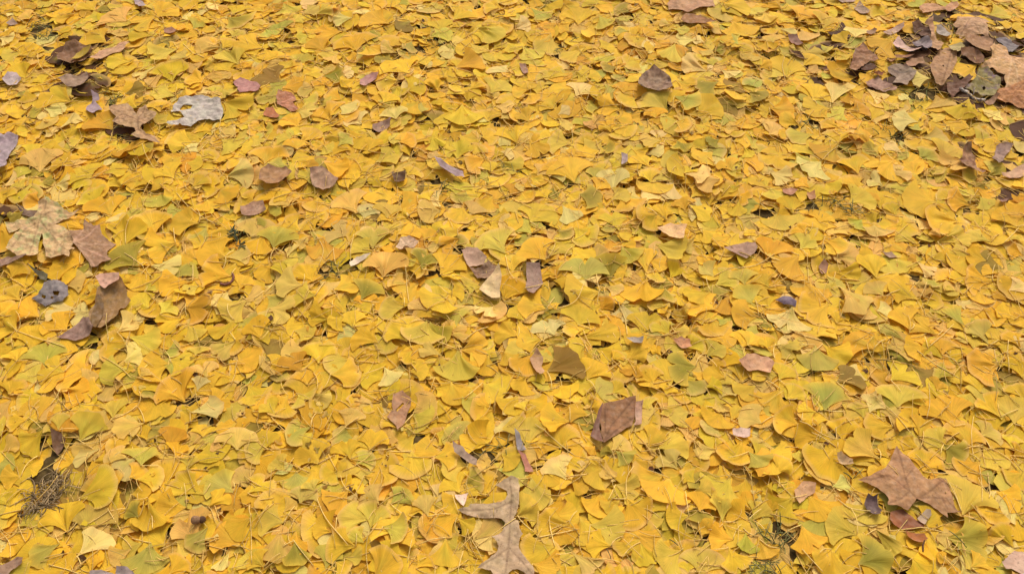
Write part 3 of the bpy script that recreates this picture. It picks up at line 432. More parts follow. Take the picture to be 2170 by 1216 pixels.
# leaves of other trees: crop, name, what sets it apart, colour, outline, and options
#   c crumple mm, k how far the rim stands above the middle (mm, negative: domed), h how far it is lifted off (mm), v veins, col2, hole, first: laid under the fan leaves
DEAD = [
("R", "maple_leaf", "large tan maple leaf with five sharp points lying flat on the yellow litter, low right", (172, 124, 90),
 "180,390 300,365 440,300 500,210 560,70 620,150 680,200 760,310 820,390 890,425 1040,400 1075,470 1110,600 1140,690 1190,745 1130,735 1055,735 1065,785 960,705 860,650 745,605 725,640 670,710 640,700 560,660 470,655 480,610 450,550 380,490 300,450",
 dict(c=1.5, k=-4, h=9, v="745,600 680,530 640,400 600,230 565,90;680,530 480,370 300,400 195,392;745,600 860,550 940,480 1035,405;745,600 900,590 1040,600 1185,742;680,530 600,600 490,640;640,400 720,300;1000,595 1060,700", land="large tan maple leaf")),
("R", "dead_leaf", "small dark grey brown curled leaf under the left point of the large tan maple leaf", (104, 82, 80),
 "260,565 320,580 355,570 370,640 385,680 400,720 375,775 320,750 270,720 230,660", dict(c=4, k=8, h=4)),
("R", "dead_leaf", "reddish brown broken leaf tucked below the middle of the large tan maple leaf", (152, 86, 56),
 "500,720 620,690 700,760 780,830 830,890 720,895 600,880 530,850 490,790", dict(c=3, k=4, first=1)),
("R", "dead_leaf", "small rust red boat shaped leaf with a dark stub, below the large tan maple leaf", (176, 102, 54),
 "630,920 700,915 830,940 850,1010 790,1045 710,1010 660,970", dict(c=1, k=9, h=3, stalk="840,1000 822,1050 815,1125")),
("R", "dead_leaf", "pale grey leaf scrap showing under the right half of the large tan maple leaf", (168, 146, 134),
 "760,790 850,700 890,710 900,760 830,860 790,830", dict(c=2, k=3, first=1)),
("S", "oak_leaf", "long grey brown oak leaf with deep rounded bays and pointed lobes at the bottom edge", (180, 156, 130),
 "560,80 620,105 700,150 718,210 690,265 620,298 480,312 340,314 230,308 200,350 60,385 150,432 230,460 360,482 450,490 560,492 640,508 688,560 660,650 600,705 510,730 565,782 602,850 580,925 500,985 400,1062 320,1130 420,1150 500,1170 540,1240 700,1262 740,1200 780,1165 840,1160 920,1195 980,1260 1060,1260 1050,1140 970,1050 900,950 862,860 885,750 918,708 872,630 862,540 800,500 842,420 866,330 866,200 880,100 860,10 760,-30 660,20",
 dict(c=1.6, k=2, h=7, v="745,0 770,200 760,420 750,560 740,760 720,960 690,1200;765,300 560,380 300,395 70,386;735,880 560,1000 330,1128;735,880 900,1060 1050,1250", land="long grey oak leaf")),
("Q", "maple_leaf", "broad faded maple leaf, pale green at the lobes and cracked brown along the veins", (190, 158, 118),
 "330,70 400,45 480,60 520,100 570,140 660,125 600,165 520,190 440,215 520,240 590,290 610,380 580,400 618,430 575,455 582,515 490,490 420,500 375,480 355,380 345,290 330,350 320,460 300,490 210,495 160,500 100,450 65,430 80,390 150,310 205,265 100,320 75,250 200,210 290,180 320,130",
 dict(c=4.5, k=8, h=8, col2=(172, 168, 106), v="330,190 450,120 590,150;330,190 420,300 500,400 575,460;330,190 290,320 250,470;330,190 220,270 110,420;330,190 200,220 85,250;420,300 560,330;330,190 400,70", land="faded green maple leaf")),
("Q", "maple_leaf", "mid brown maple leaf with pale veins touching the faded green maple leaf", (156, 116, 90),
 "700,205 760,235 810,225 820,290 880,350 940,375 870,430 870,470 910,510 830,520 790,560 740,560 700,500 660,440 600,380 610,370 580,300 680,270",
 dict(c=2, k=4, h=7, v="605,378 700,320 790,235;605,378 760,375 930,378;605,378 760,440 900,508;605,378 700,460 765,552;605,378 680,270", vcol=(196, 150, 120), land="mid brown maple leaf")),
("Q", "dead_leaf", "slate grey crumpled leaf with dark holes and a pointed tail", (124, 114, 114),
 "350,660 420,658 480,665 550,710 550,780 510,830 430,845 365,870 320,845 250,805 300,785 340,750", dict(c=4.5, k=-6, h=8, land="slate grey crumpled leaf",
 hole=["432,758 490,765 478,798 440,786", "345,785 375,790 366,818 342,808", "415,795 435,800 428,812 412,808"])),
("Q", "dead_leaf", "tiny blackish green leaf scrap just above the slate grey crumpled leaf", (84, 82, 58),
 "240,560 310,590 350,590 385,610 370,660 325,655 290,610", dict(c=4, k=5, h=2)),
("Q", "dead_leaf", "large olive brown leaf folded over, with a pinkish tan flap and crumpled lower tip", (148, 112, 68),
 "800,740 870,690 960,640 1000,680 1025,740 1030,800 1060,830 1020,890 960,940 880,1010 820,1060 760,1050 725,990 730,900 770,850 790,780",
 dict(c=2, k=9, h=8, land="folded olive brown leaf",
      parts=[("folded_edge", (112, 82, 44), "735,990 765,870 795,785 815,800 835,880 812,980 785,1058 760,1050", 9),
             ("folded_flap", (196, 148, 122), "775,640 820,615 900,610 970,620 978,700 940,705 880,705 850,740 820,715 800,690", 16),
             ("crumpled_tip", (142, 108, 90), "735,985 775,1060 720,1120 610,1155 550,1135 460,1130 520,1080 600,1030 670,950", 7)])),
("Q", "dead_leaf", "flat mauve brown leaf cut by the left picture edge under the faded maple leaf", (146, 112, 104),
 "-30,485 60,465 130,490 250,500 200,520 100,530 0,550 -30,540", dict(c=2, k=4, h=3)),
("Q", "dead_leaf", "dark brown leaf half hidden behind the top of the faded green maple leaf", (112, 84, 70),
 "150,80 230,110 310,95 320,140 270,170 200,160", dict(c=3, k=3, first=1)),
("T", "dead_leaf", "deeply cupped dark brown leaf holding a rolled yellow leaf, upper left", (130, 90, 64),
 "200,190 300,165 420,190 450,230 410,290 370,360 300,400 240,380 190,350 120,350 110,310 160,240", dict(c=4, k=16, h=3, land="cupped dark brown leaf")),
("T", "ginkgo_leaf", "rolled yellow green leaf lying inside the cupped dark brown leaf", (186, 160, 50),
 "225,290 270,225 350,190 440,195 400,235 330,260 270,320 230,320", dict(c=1, k=10, h=12, gink=1)),
("T", "dead_leaf", "grey brown leaf with a dark hollow just below the cupped dark brown leaf", (148, 120, 106),
 "110,500 200,460 300,470 390,440 400,480 340,560 280,580 190,560", dict(c=3, k=5, h=2)),
("T", "oak_leaf", "light tan lobed leaf just right of the cupped dark brown leaf", (188, 142, 114),
 "500,210 560,180 640,170 700,130 780,130 760,160 720,240 640,255 570,290 510,325 460,315 410,305 430,275 480,250", dict(c=2.5, k=4, h=9, land="light tan lobed leaf")),
("T", "dead_leaf", "small lavender grey leaf curled beside the large buff brown maple leaf", (152, 128, 136),
 "440,640 500,650 500,690 460,700 500,740 530,780 480,800 450,860 380,800 380,750 430,710", dict(c=3, k=10, h=5)),
("T", "maple_leaf", "buff brown maple leaf with a ragged tail, left of the silvery shrivelled leaf", (172, 136, 104),
 "600,790 650,760 720,765 790,760 830,800 870,860 900,810 960,785 985,830 1060,850 1040,900 1000,930 930,960 905,1000 960,1045 1050,1085 1100,1135 1060,1155 960,1120 870,1085 820,1065 865,1030 850,990 770,985 720,970 640,935 680,890 630,840",
 dict(c=3, k=-3, h=10, v="740,860 880,925 960,800;880,925 1050,860;880,925 890,1010 1080,1140;740,860 620,800;740,860 660,930", land="buff brown maple leaf")),
("T", "dead_leaf", "silvery grey shrivelled leaf with ragged fingers and a see through gap", (180, 170, 160),
 "1190,820 1210,760 1270,700 1350,670 1480,650 1540,660 1660,690 1680,800 1660,870 1600,880 1500,860 1440,890 1370,940 1310,945 1270,920 1200,945 1150,945 1170,905 1260,870 1310,850 1270,800 1200,805",
 dict(c=5, k=7, h=9, hole=["1265,770 1300,735 1390,735 1370,765 1320,785 1270,785"], land="silvery shrivelled leaf")),
("A", "dead_leaf", "lavender brown leaf with wavy lobes cut by the left edge of the picture", (156, 136, 142),
 "-40,830 30,860 60,840 120,860 110,900 90,930 60,970 40,1010 50,1060 0,1075 -40,1060", dict(c=4, k=8, h=8, land="lavender left edge leaf")),
("A", "dead_leaf", "small pale mauve leaf scrap near the left edge above the lavender brown leaf", (180, 160, 160),
 "20,510 60,475 110,470 140,500 110,540 50,540", dict(c=3, k=5, h=4)),
("A", "dead_leaf", "small red brown leaf scrap right of the light tan lobed leaf near the top", (156, 108, 90),
 "1030,190 1080,175 1110,195 1100,230 1040,215", dict(c=2, k=4, h=4)),
("A", "dead_leaf", "small lavender leaf scrap with a pale edge at the top of the picture", (166, 144, 144),
 "830,-10 900,15 930,50 880,55 850,30", dict(c=3, k=5, h=5)),
("A", "dead_leaf", "dull mauve leaf scrap beside the dark grassy gap at upper left", (150, 128, 120),
 "40,150 80,118 112,150 75,172", dict(c=2, k=3, h=4)),
("W", "dead_leaf", "rose mauve leaf with soft lobes lying by a shaded olive fan leaf", (170, 112, 120),
 "130,490 180,440 260,380 330,400 420,440 560,470 630,550 600,650 550,700 440,660 360,690 260,720 220,680 235,600 180,560", dict(c=1.5, k=4, h=6, land="rose mauve leaf")),
("W", "dead_leaf", "russet leaf with pale ribs right of the green fan leaf and the rose mauve leaf", (170, 104, 76),
 "960,640 1060,660 1200,680 1260,740 1280,800 1220,850 1300,940 1330,1010 1250,1060 1180,1040 1100,960 1000,900 930,880 920,760", dict(c=3, k=4, h=3, v="930,900 1100,820 1260,740;930,900 1150,900 1320,1000", vcol=(205, 140, 115))),
("W", "dead_leaf", "orange russet leaf scrap under a yellow leaf, lower left of the ribbed russet leaf", (180, 98, 62),
 "720,960 860,930 900,1010 980,1130 940,1180 800,1130 670,1080", dict(c=1.5, k=3, first=1)),
("B", "dead_leaf", "little pink mauve two lobed leaf on the plain yellow litter near the top", (178, 126, 132),
 "660,500 700,475 740,465 780,475 760,505 710,530 690,555 660,535", dict(c=1.5, k=5, h=5, land="little pink mauve leaf")),
("B", "dead_leaf", "small dusty purple leaf below the little pink mauve leaf", (154, 118, 108),
 "740,790 790,765 860,760 850,800 780,840 745,820", dict(c=3, k=6, h=5)),
("B", "dead_leaf", "warm brown wrinkled leaf beside the pale cream rounded fan leaf", (162, 116, 80),
 "40,1090 90,1050 200,1060 240,1100 180,1150 80,1180 30,1150", dict(c=3, k=6, h=6)),
("B", "dead_leaf", "pinkish taupe leaf right of the warm brown wrinkled leaf", (168, 130, 114),
 "350,1080 430,1070 530,1140 510,1180 430,1200 360,1160", dict(c=3, k=6, h=5)),
("B", "dead_leaf", "long grey mauve twisted leaf above a dark gap near the middle", (156, 132, 134),
 "1130,1045 1170,1038 1240,1060 1310,1085 1320,1130 1260,1115 1170,1080", dict(c=4, k=8, h=8, land="grey mauve twisted leaf")),
("B", "dead_leaf", "dark chocolate leaf scrap left of the long grey mauve twisted leaf", (100, 64, 38),
 "860,1100 950,1090 940,1150 880,1150", dict(c=3, k=5, first=1)),
("C", "maple_leaf", "tan brown leaf with a jagged lower edge cut by the top of the picture", (180, 132, 104),
 "1000,55 990,20 1030,-20 1280,-20 1290,50 1220,45 1120,75 1060,60", dict(c=3, k=-3, h=12, land="jagged tan top leaf")),
("C", "dead_leaf", "slim dark brown leaf in the shade below the jagged tan leaf at the top", (156, 104, 68),
 "1075,120 1110,85 1200,110 1260,150 1300,180 1200,160 1100,135", dict(c=2, k=5, h=3)),
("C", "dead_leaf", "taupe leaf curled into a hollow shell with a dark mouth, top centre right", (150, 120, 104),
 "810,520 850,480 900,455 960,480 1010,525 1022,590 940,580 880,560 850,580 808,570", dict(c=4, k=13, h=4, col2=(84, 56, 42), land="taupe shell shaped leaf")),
("C", "dead_leaf", "tiny wine brown leaf scrap left of the taupe shell shaped leaf", (156, 116, 106),
 "60,410 100,405 120,460 90,470", dict(c=3, k=4, h=4)),
("C", "dead_leaf", "narrow lavender leaf scrap standing on edge below the taupe shell shaped leaf", (168, 144, 144),
 "700,960 740,980 735,1040 700,1050", dict(c=3, k=5, h=4)),
("P", "maple_leaf", "wavy light brown maple leaf topmost in the brown heap at upper right", (184, 132, 100),
 "440,90 480,50 540,30 640,55 720,90 780,40 840,50 860,90 820,130 770,150 720,110 640,110 560,145 470,180 450,150", dict(c=4, k=6, h=14)),
("P", "maple_leaf", "large pinkish tan maple leaf arching over the brown heap at upper right", (184, 142, 114),
 "820,240 860,200 862,160 960,170 1080,175 1150,190 1200,240 1150,250 1170,310 1190,400 1100,380 1010,385 950,360 890,395 880,350 850,330 880,290 840,280",
 dict(c=3, k=-14, h=34, v="860,180 960,260 1100,280 1180,330;960,260 900,360;960,260 1000,200 1150,195;1000,265 1090,370", land="arching pinkish maple leaf")),
("P", "dead_leaf", "very dark brown upright leaf in the hollow of the brown heap", (100, 62, 40),
 "360,260 420,230 470,270 500,290 550,300 570,370 560,430 480,420 450,360 380,330", dict(c=3, k=12, h=16)),
("P", "dead_leaf", "tall tan leaf standing beside the very dark upright leaf in the heap", (176, 132, 102),
 "490,280 570,240 600,300 600,350 640,420 720,440 680,520 620,600 580,570 540,500 560,420 570,360 545,300", dict(c=4, k=10, h=20)),
("P", "dead_leaf", "light grey crumpled leaf lying between the tall tan leaf and the arching maple leaf", (156, 142, 132),
 "620,290 680,280 740,330 780,370 740,420 690,380 620,350", dict(c=5, k=6, h=14)),
("P", "dead_leaf", "slender lavender curl at the left end of the brown heap", (168, 136, 128),
 "40,390 110,340 200,290 270,270 280,300 200,360 110,400 50,410", dict(c=1.5, k=8, h=10)),
("P", "dead_leaf", "pale pink leaf bent like a hairpin on the left of the brown heap", (214, 176, 162),
 "150,490 210,425 260,450 340,510 450,570 410,600 330,560 240,500 190,505", dict(c=2, k=14, h=16, land="pale pink bent leaf")),
("P", "dead_leaf", "dark grey torn leaf beside the pale pink bent leaf in the heap", (136, 120, 122),
 "350,480 440,430 520,420 570,480 560,560 480,540 400,520", dict(c=6, k=6, h=9)),
("P", "dead_leaf", "small fawn leaf with a notched edge below the pale pink bent leaf", (164, 120, 94),
 "300,670 360,640 470,650 500,720 430,700 390,730 320,720", dict(c=3, k=4, h=9)),
("P", "dead_leaf", "flat grey taupe leaf of two panels below the small fawn leaf", (142, 122, 112),
 "100,730 220,720 330,770 400,810 370,870 310,930 240,900 160,890 200,830 120,780", dict(c=2, k=3, h=7, land="flat grey taupe leaf", v="110,740 220,790 380,815", vcol=(100, 85, 78))),
("P", "dead_leaf", "red brown leaf showing between the pale pink bent leaf and the flat grey leaf", (148, 96, 66),
 "100,620 200,590 380,630 300,650 200,630 130,700", dict(c=3, k=4, h=5, first=1)),
("P", "dead_leaf", "pointed oval brown leaf with small holes in the middle of the heap", (168, 124, 90),
 "570,680 600,620 660,560 730,500 790,510 850,560 850,640 820,720 790,790 720,880 690,890 640,850 590,760",
 dict(c=2, k=-5, h=20, v="800,520 770,640 700,880", hole=["695,700 712,698 710,716 697,714"], land="pointed oval brown leaf")),
("P", "dead_leaf", "pale olive leaf piece folded at the top of the pointed oval brown leaf", (170, 160, 108),
 "760,490 880,470 930,510 870,560 820,590 810,530", dict(c=3, k=6, h=22)),
("P", "dead_leaf", "dark brown shaded leaf right of the yellow fan leaf in the heap", (126, 82, 56),
 "870,560 960,540 1060,560 1130,620 1140,680 1060,680 960,640 890,610", dict(c=3, k=4, h=10)),
("P", "dead_leaf", "smooth brown leaf sheltered under the arching pinkish tan maple leaf", (156, 112, 82),
 "900,400 960,385 1060,390 1170,400 1240,440 1230,520 1190,580 1100,560 1020,520 950,470", dict(c=2, k=6, h=22)),
("P", "dead_leaf", "charcoal grey withered leaf behind the golden tan maple leaf", (122, 112, 112),
 "1270,410 1350,400 1430,430 1510,510 1440,570 1400,560 1370,500 1300,450", dict(c=5, k=5, h=16)),
("P", "maple_leaf", "golden tan maple leaf with fanned ribs at the right picture edge", (192, 146, 102),
 "1200,520 1240,480 1300,470 1380,510 1410,590 1450,600 1620,620 1640,900 1520,870 1460,900 1440,940 1370,960 1400,870 1380,780 1300,760 1230,720 1150,720 1120,690 1190,640 1230,600",
 dict(c=3, k=-6, h=24, v="1440,620 1420,780 1400,940;1440,620 1500,760 1530,870;1440,620 1580,700;1440,620 1300,620 1140,700;1440,620 1330,540 1240,500", vcol=(214, 174, 130), land="golden tan maple leaf")),
("P", "maple_leaf", "rust orange maple leaf at the right edge below the golden tan maple leaf", (184, 120, 76),
 "1260,1010 1310,950 1400,960 1480,920 1571,880 1620,900 1640,1160 1571,1150 1500,1130 1420,1080 1330,1070", dict(c=3, k=-4, h=14, v="1280,1010 1450,1020 1600,1130;1450,1020 1560,920")),
("P", "dead_leaf", "purple rimmed olive leaf with a round hole under the yellow fan leaf", (134, 128, 76),
 "1060,780 1160,770 1230,830 1310,850 1310,950 1250,1020 1150,1010 1050,990 930,960 1000,900 1040,860", dict(c=4, k=4, h=10, col2=(122, 94, 104), hole=["1125,935 1150,918 1165,940 1145,965"])),
("P", "dead_leaf", "chocolate brown ragged leaf at the lower rim of the brown heap", (116, 76, 60),
 "740,890 860,900 960,850 1000,880 920,960 860,1000 800,1050 760,1000 740,930", dict(c=5, k=5, h=6)),
("P", "dead_leaf", "narrow brown folded leaf at the end of the whitish twig", (156, 116, 92),
 "1130,1110 1250,1040 1290,1050 1240,1120 1150,1140", dict(c=2, k=8, h=6)),
("U", "dead_leaf", "crumpled chestnut leaf with curled ribs left of the flat grey taupe leaf", (154, 106, 80),
 "350,460 380,380 500,290 620,400 660,430 760,490 770,560 720,560 640,540 560,570 500,650 420,700 330,690 310,640 340,560", dict(c=6, k=8, h=9, land="crumpled chestnut leaf")),
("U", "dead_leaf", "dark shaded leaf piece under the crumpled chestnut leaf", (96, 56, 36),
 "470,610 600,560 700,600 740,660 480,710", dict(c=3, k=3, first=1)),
("U", "dead_leaf", "mauve brown tattered leaf below the crumpled chestnut leaf", (162, 124, 116),
 "540,900 640,840 760,800 850,870 980,920 1060,1000 1030,1050 920,1000 820,1010 700,960 580,940", dict(c=5, k=5, h=6)),
("U", "dead_leaf", "small dark rimmed tan leaf left of the slender lavender curl", (152, 118, 98),
 "560,90 600,40 700,25 740,50 700,110 630,120", dict(c=3, k=6, h=6)),
("U", "dead_leaf", "small mahogany leaf pocket between the chestnut leaf and the mauve brown leaf", (144, 80, 50),
 "680,740 760,700 860,730 820,780 720,800", dict(c=3, k=8, h=6)),
("V", "dead_leaf", "upright brown leaf with small holes and a dark foot, right side", (154, 112, 84),
 "520,280 560,240 620,230 670,310 720,360 740,420 740,500 790,560 860,590 780,625 660,590 560,520 480,460 460,420 520,390", dict(c=5, k=12, h=10, col2=(100, 56, 34), land="holed upright brown leaf")),
("V", "dead_leaf", "mauve taupe bent leaf with a pale cream rim near the right edge", (148, 120, 116),
 "1020,200 1100,170 1240,220 1200,300 1130,380 1100,450 1040,490 1010,440 960,370 1010,300", dict(c=4, k=8, h=8, land="mauve taupe bent leaf")),
("V", "dead_leaf", "smooth rosy tan leaf at the right edge below the mauve taupe bent leaf", (188, 146, 122),
 "1090,580 1200,570 1300,510 1450,460 1470,630 1300,660 1200,660 1120,630", dict(c=2, k=4, h=8)),
("V", "dead_leaf", "tiny purple leaf scrap deep in a gap at the far right", (152, 116, 108),
 "1040,1000 1110,965 1170,1000 1120,1060", dict(c=3, k=4, h=3)),
("D", "dead_leaf", "grey brown leaf with a curled lip at the top left of the brown heap", (160, 132, 120),
 "590,60 625,15 690,70 680,90 630,90", dict(c=3, k=6, h=6)),
("D", "dead_leaf", "long mauve grey leaf sliver at the top picture edge, upper right", (162, 134, 130),
 "430,-15 600,-20 600,12 520,20", dict(c=3, k=4, h=6)),
("D", "dead_leaf", "small dark plum leaf on the yellow litter left of the brown heap", (146, 102, 96),
 "170,240 230,235 270,280 210,300", dict(c=2, k=5, h=5)),
("F", "dead_leaf", "small pale tan leaf with crossed creases in the middle of the litter", (196, 168, 148),
 "900,350 920,310 970,298 1010,325 1033,355 1000,395 930,400 885,375", dict(c=2.5, k=5, h=6, v="1010,330 900,370;920,310 1000,390", land="pale tan creased leaf")),
("F", "dead_leaf", "rosy brown squarish leaf right of the small pale tan creased leaf", (176, 144, 130),
 "1300,400 1330,380 1400,385 1460,440 1440,480 1350,500 1320,450", dict(c=2.5, k=5, h=6, land="rosy brown squarish leaf")),
("F", "dead_leaf", "striped dark brown leaf lying under the rosy brown squarish leaf", (150, 116, 96),
 "1350,510 1420,500 1470,460 1540,500 1550,540 1490,570 1400,560", dict(c=3, k=5, h=3, v="1370,530 1540,510;1390,550 1540,535", vcol=(110, 80, 62))),
("F", "dead_leaf", "cream coloured three cornered leaf below the rosy brown squarish leaf", (218, 186, 134),
 "1410,635 1470,570 1535,508 1550,580 1542,680 1490,682", dict(c=1.5, k=6, h=9)),
("F", "dead_leaf", "whitish folded leaf tip on a round buff leaf, centre left", (206, 186, 160),
 "595,455 640,420 700,418 738,435 660,455 605,492", dict(c=2, k=6, h=8)),
("E", "dead_leaf", "dusky rose leaf scrap in the gap right of the bright yellow leaves, centre left", (168, 126, 110),
 "1510,115 1580,95 1660,90 1680,150 1600,165 1520,160", dict(c=2, k=4, h=5)),
("G", "dead_leaf", "narrow upright mauve brown leaf standing in a dark gap at the centre", (148, 120, 116),
 "105,480 190,475 200,530 210,590 170,650 150,690 100,650 110,580", dict(c=3, k=9, h=6, land="narrow upright mauve leaf")),
("G", "dead_leaf", "peach tan three cornered leaf with a freckled face", (218, 172, 118),
 "925,250 1010,215 1112,240 1088,335 1000,305", dict(c=1.5, k=4, h=8, land="peach three cornered leaf")),
("G", "dead_leaf", "smooth spoon shaped mauve brown leaf right of the peach tan leaf", (168, 132, 122),
 "1335,390 1420,360 1490,343 1540,348 1558,370 1540,402 1490,432 1420,412", dict(c=1, k=4, h=7, land="spoon shaped mauve leaf")),
("G", "dead_leaf", "tapering tan brown leaf hanging into a gap, centre right of the bright gold leaves", (186, 144, 112),
 "125,1080 170,1020 210,1060 200,1110 220,1150 190,1185 150,1130", dict(c=3, k=8, h=5, land="tapering tan brown leaf")),
("G", "dead_leaf", "small brick coloured leaf half under yellow leaves, centre right", (196, 130, 100),
 "1025,950 1080,930 1130,950 1145,995 1080,1000", dict(c=2, k=4, h=5, land="small brick coloured leaf")),
("G", "dead_leaf", "dusty pink leaf with a wavy rim right of the small brick coloured leaf", (198, 146, 120),
 "1430,1100 1480,1060 1540,1045 1620,1060 1661,1100 1635,1165 1560,1140 1490,1155", dict(c=2.5, k=5, h=7, land="dusty pink wavy leaf")),
("G", "dead_leaf", "thin grey leaf shred among bundled stalks above the small brick coloured leaf", (152, 138, 128),
 "730,950 790,935 840,940 825,995 770,975", dict(c=4, k=5, h=4)),
("H", "dead_leaf", "glossy bluish purple pod like leaf on the litter, right of centre", (112, 96, 112),
 "100,690 150,677 230,708 225,742 150,728", dict(c=1, k=-7, h=6, land="bluish purple pod")),
("H", "dead_leaf", "small upright oval brown leaf above the bluish purple pod", (156, 112, 90),
 "368,490 400,453 430,478 422,522 390,535", dict(c=1, k=4, h=6)),
("H", "dead_leaf", "brick brown leaf scrap in the upper right litter near a dark grassy gap", (170, 112, 92),
 "140,10 200,-8 238,10 190,50 150,40", dict(c=2, k=4, h=5)),
("H", "dead_leaf", "peach brown leaf corner beside the dark grassy gap, upper right litter", (186, 128, 90),
 "290,35 340,22 352,60 310,72", dict(c=2, k=3, h=4)),
("H", "dead_leaf", "small mauve leaf scrap under a yellow fan leaf, right side", (150, 118, 104),
 "765,400 830,393 862,430 812,437", dict(c=2, k=3, h=3)),
("J", "oak_leaf", "small cinnamon oak leaf with a slit and a pointed foot, lower middle", (170, 122, 92),
 "870,90 930,65 985,120 965,190 945,260 900,325 880,280 830,230 868,180", dict(c=2, k=5, h=9, hole=["885,180 930,135 940,145 895,195"], land="small cinnamon oak leaf")),
("J", "dead_leaf", "long pinkish grey strip of leaf right of the small cinnamon oak leaf", (172, 148, 142),
 "1245,405 1310,435 1400,520 1395,560 1300,490 1255,460", dict(c=2, k=5, h=4)),
("J", "dead_leaf", "pale pink leaf corner just above the long grey oak leaf", (224, 192, 170),
 "1255,718 1340,708 1312,795", dict(c=1, k=3, h=8)),
("K", "dead_leaf", "large chocolate brown leaf folded to a point, with a dark flap and a tan back", (148, 100, 70),
 "590,150 640,138 790,105 785,230 770,285 700,332 640,372 590,408 572,350 560,240",
 dict(c=1.5, k=5, h=13, v="592,400 640,280 770,130;592,400 700,290 775,240;600,340 600,170", land="large chocolate brown leaf",
      parts=[("dark_flap", (132, 92, 74), "508,340 555,200 588,152 562,300 588,405 535,372", 6),
             ("tan_back", (180, 136, 108), "792,138 840,128 830,270 776,288", 7)])),
("K", "dead_leaf", "small pale mauve crinkled leaf right of the large chocolate brown leaf", (206, 174, 158),
 "1395,315 1450,298 1510,305 1512,345 1470,362 1400,352", dict(c=3, k=5, h=6, land="pale mauve crinkled leaf")),
("K", "dead_leaf", "steel grey leaf sliver left of the large chocolate brown leaf", (140, 128, 128),
 "30,305 60,330 85,400 105,440 50,445", dict(c=3, k=4, h=4)),
("K", "dead_leaf", "wine red leaf below the steel grey leaf sliver", (170, 104, 92),
 "48,450 100,468 150,575 95,582", dict(c=2, k=4, h=4)),
("L", "dead_leaf", "pinkish lilac leaf with a rounded lobe in the bottom right corner", (188, 156, 150),
 "1530,1130 1570,1090 1610,1058 1690,1080 1700,1250 1620,1230 1540,1190", dict(c=2, k=-4, h=9)),
("L", "dead_leaf", "pinkish beige leaf partly under gold fan leaves, left of the large tan maple leaf", (196, 150, 112),
 "225,740 215,690 270,635 350,650 345,705 290,735 250,775", dict(c=2, k=3, h=3)),
("L", "dead_leaf", "little cream rolled leaf sticking from a gap left of the large tan maple leaf", (224, 186, 140),
 "475,470 500,465 570,520 578,545 500,515", dict(c=1.5, k=9, h=6)),
("I", "dead_leaf", "weathered grey brown leaf in the bottom left corner", (154, 122, 106),
 "-20,1170 60,1140 110,1108 155,1120 150,1152 80,1182 30,1240 -30,1230", dict(c=3, k=5, h=8, land="grey bottom corner leaf")),
("I", "dead_leaf", "grey shrivelled leaf cut by the bottom edge, right of the weathered corner leaf", (152, 134, 130),
 "575,1205 640,1190 720,1212 735,1165 800,1170 845,1210 865,1260 560,1260", dict(c=5, k=6, h=8, land="shrivelled bottom edge leaf")),
("I", "dead_leaf", "dark umber leaf piece between yellow leaves above the straw clump", (126, 88, 66),
 "340,330 400,350 425,385 355,462 328,420", dict(c=3, k=4, h=3)),
]
# ------------------------------------------------------------------ uneven soil under the litter
HEAP = ground(2045, 125, .03)
def soil(x, y):
    z = .006 * np.sin(3.1 * x + 1.0) * np.sin(2.7 * y + .4) + .004 * np.sin(7.3 * x + 2.2 * y) + .003 * np.sin(11 * y - 5 * x)
    z = z + .028 * np.exp(-(((x - HEAP[0]) / .24) ** 2 + ((y - HEAP[1]) / .17) ** 2))
    edge = np.clip((2.45 - np.abs(x)) / .3, 0, 1) * np.clip((3.15 - y) / .3, 0, 1) * np.clip((y - .03) / .2, 0, 1)
    return (z + .012) * edge
_gx, _gy = np.meshgrid(X0 + (np.arange(NX) + .5) * CELL, Y0 + (np.arange(NY) + .5) * CELL)
HM[:] = soil(_gx, _gy)
_a, _b = np.meshgrid(np.linspace(X0, X1, 201), np.linspace(Y0, Y1, 129))
_i = np.arange(128 * 200); _v = (_i // 200) * 201 + _i % 200
add("soil_bed", new_mesh("soil_bed", np.stack([_a, _b, soil(_a, _b)], 2), np.stack([_v, _v + 1, _v + 202, _v + 201], 1)),
    bpy.data.materials["soil"], kind="structure")

KEYS = "YOGDPBLRXK"
BASE = np.array([lin(COL[k]) for k in KEYS])
PW = np.array([.43, .23, .045, .012, .045, .10, .11, .016, .01]); PW = PW / PW.sum()

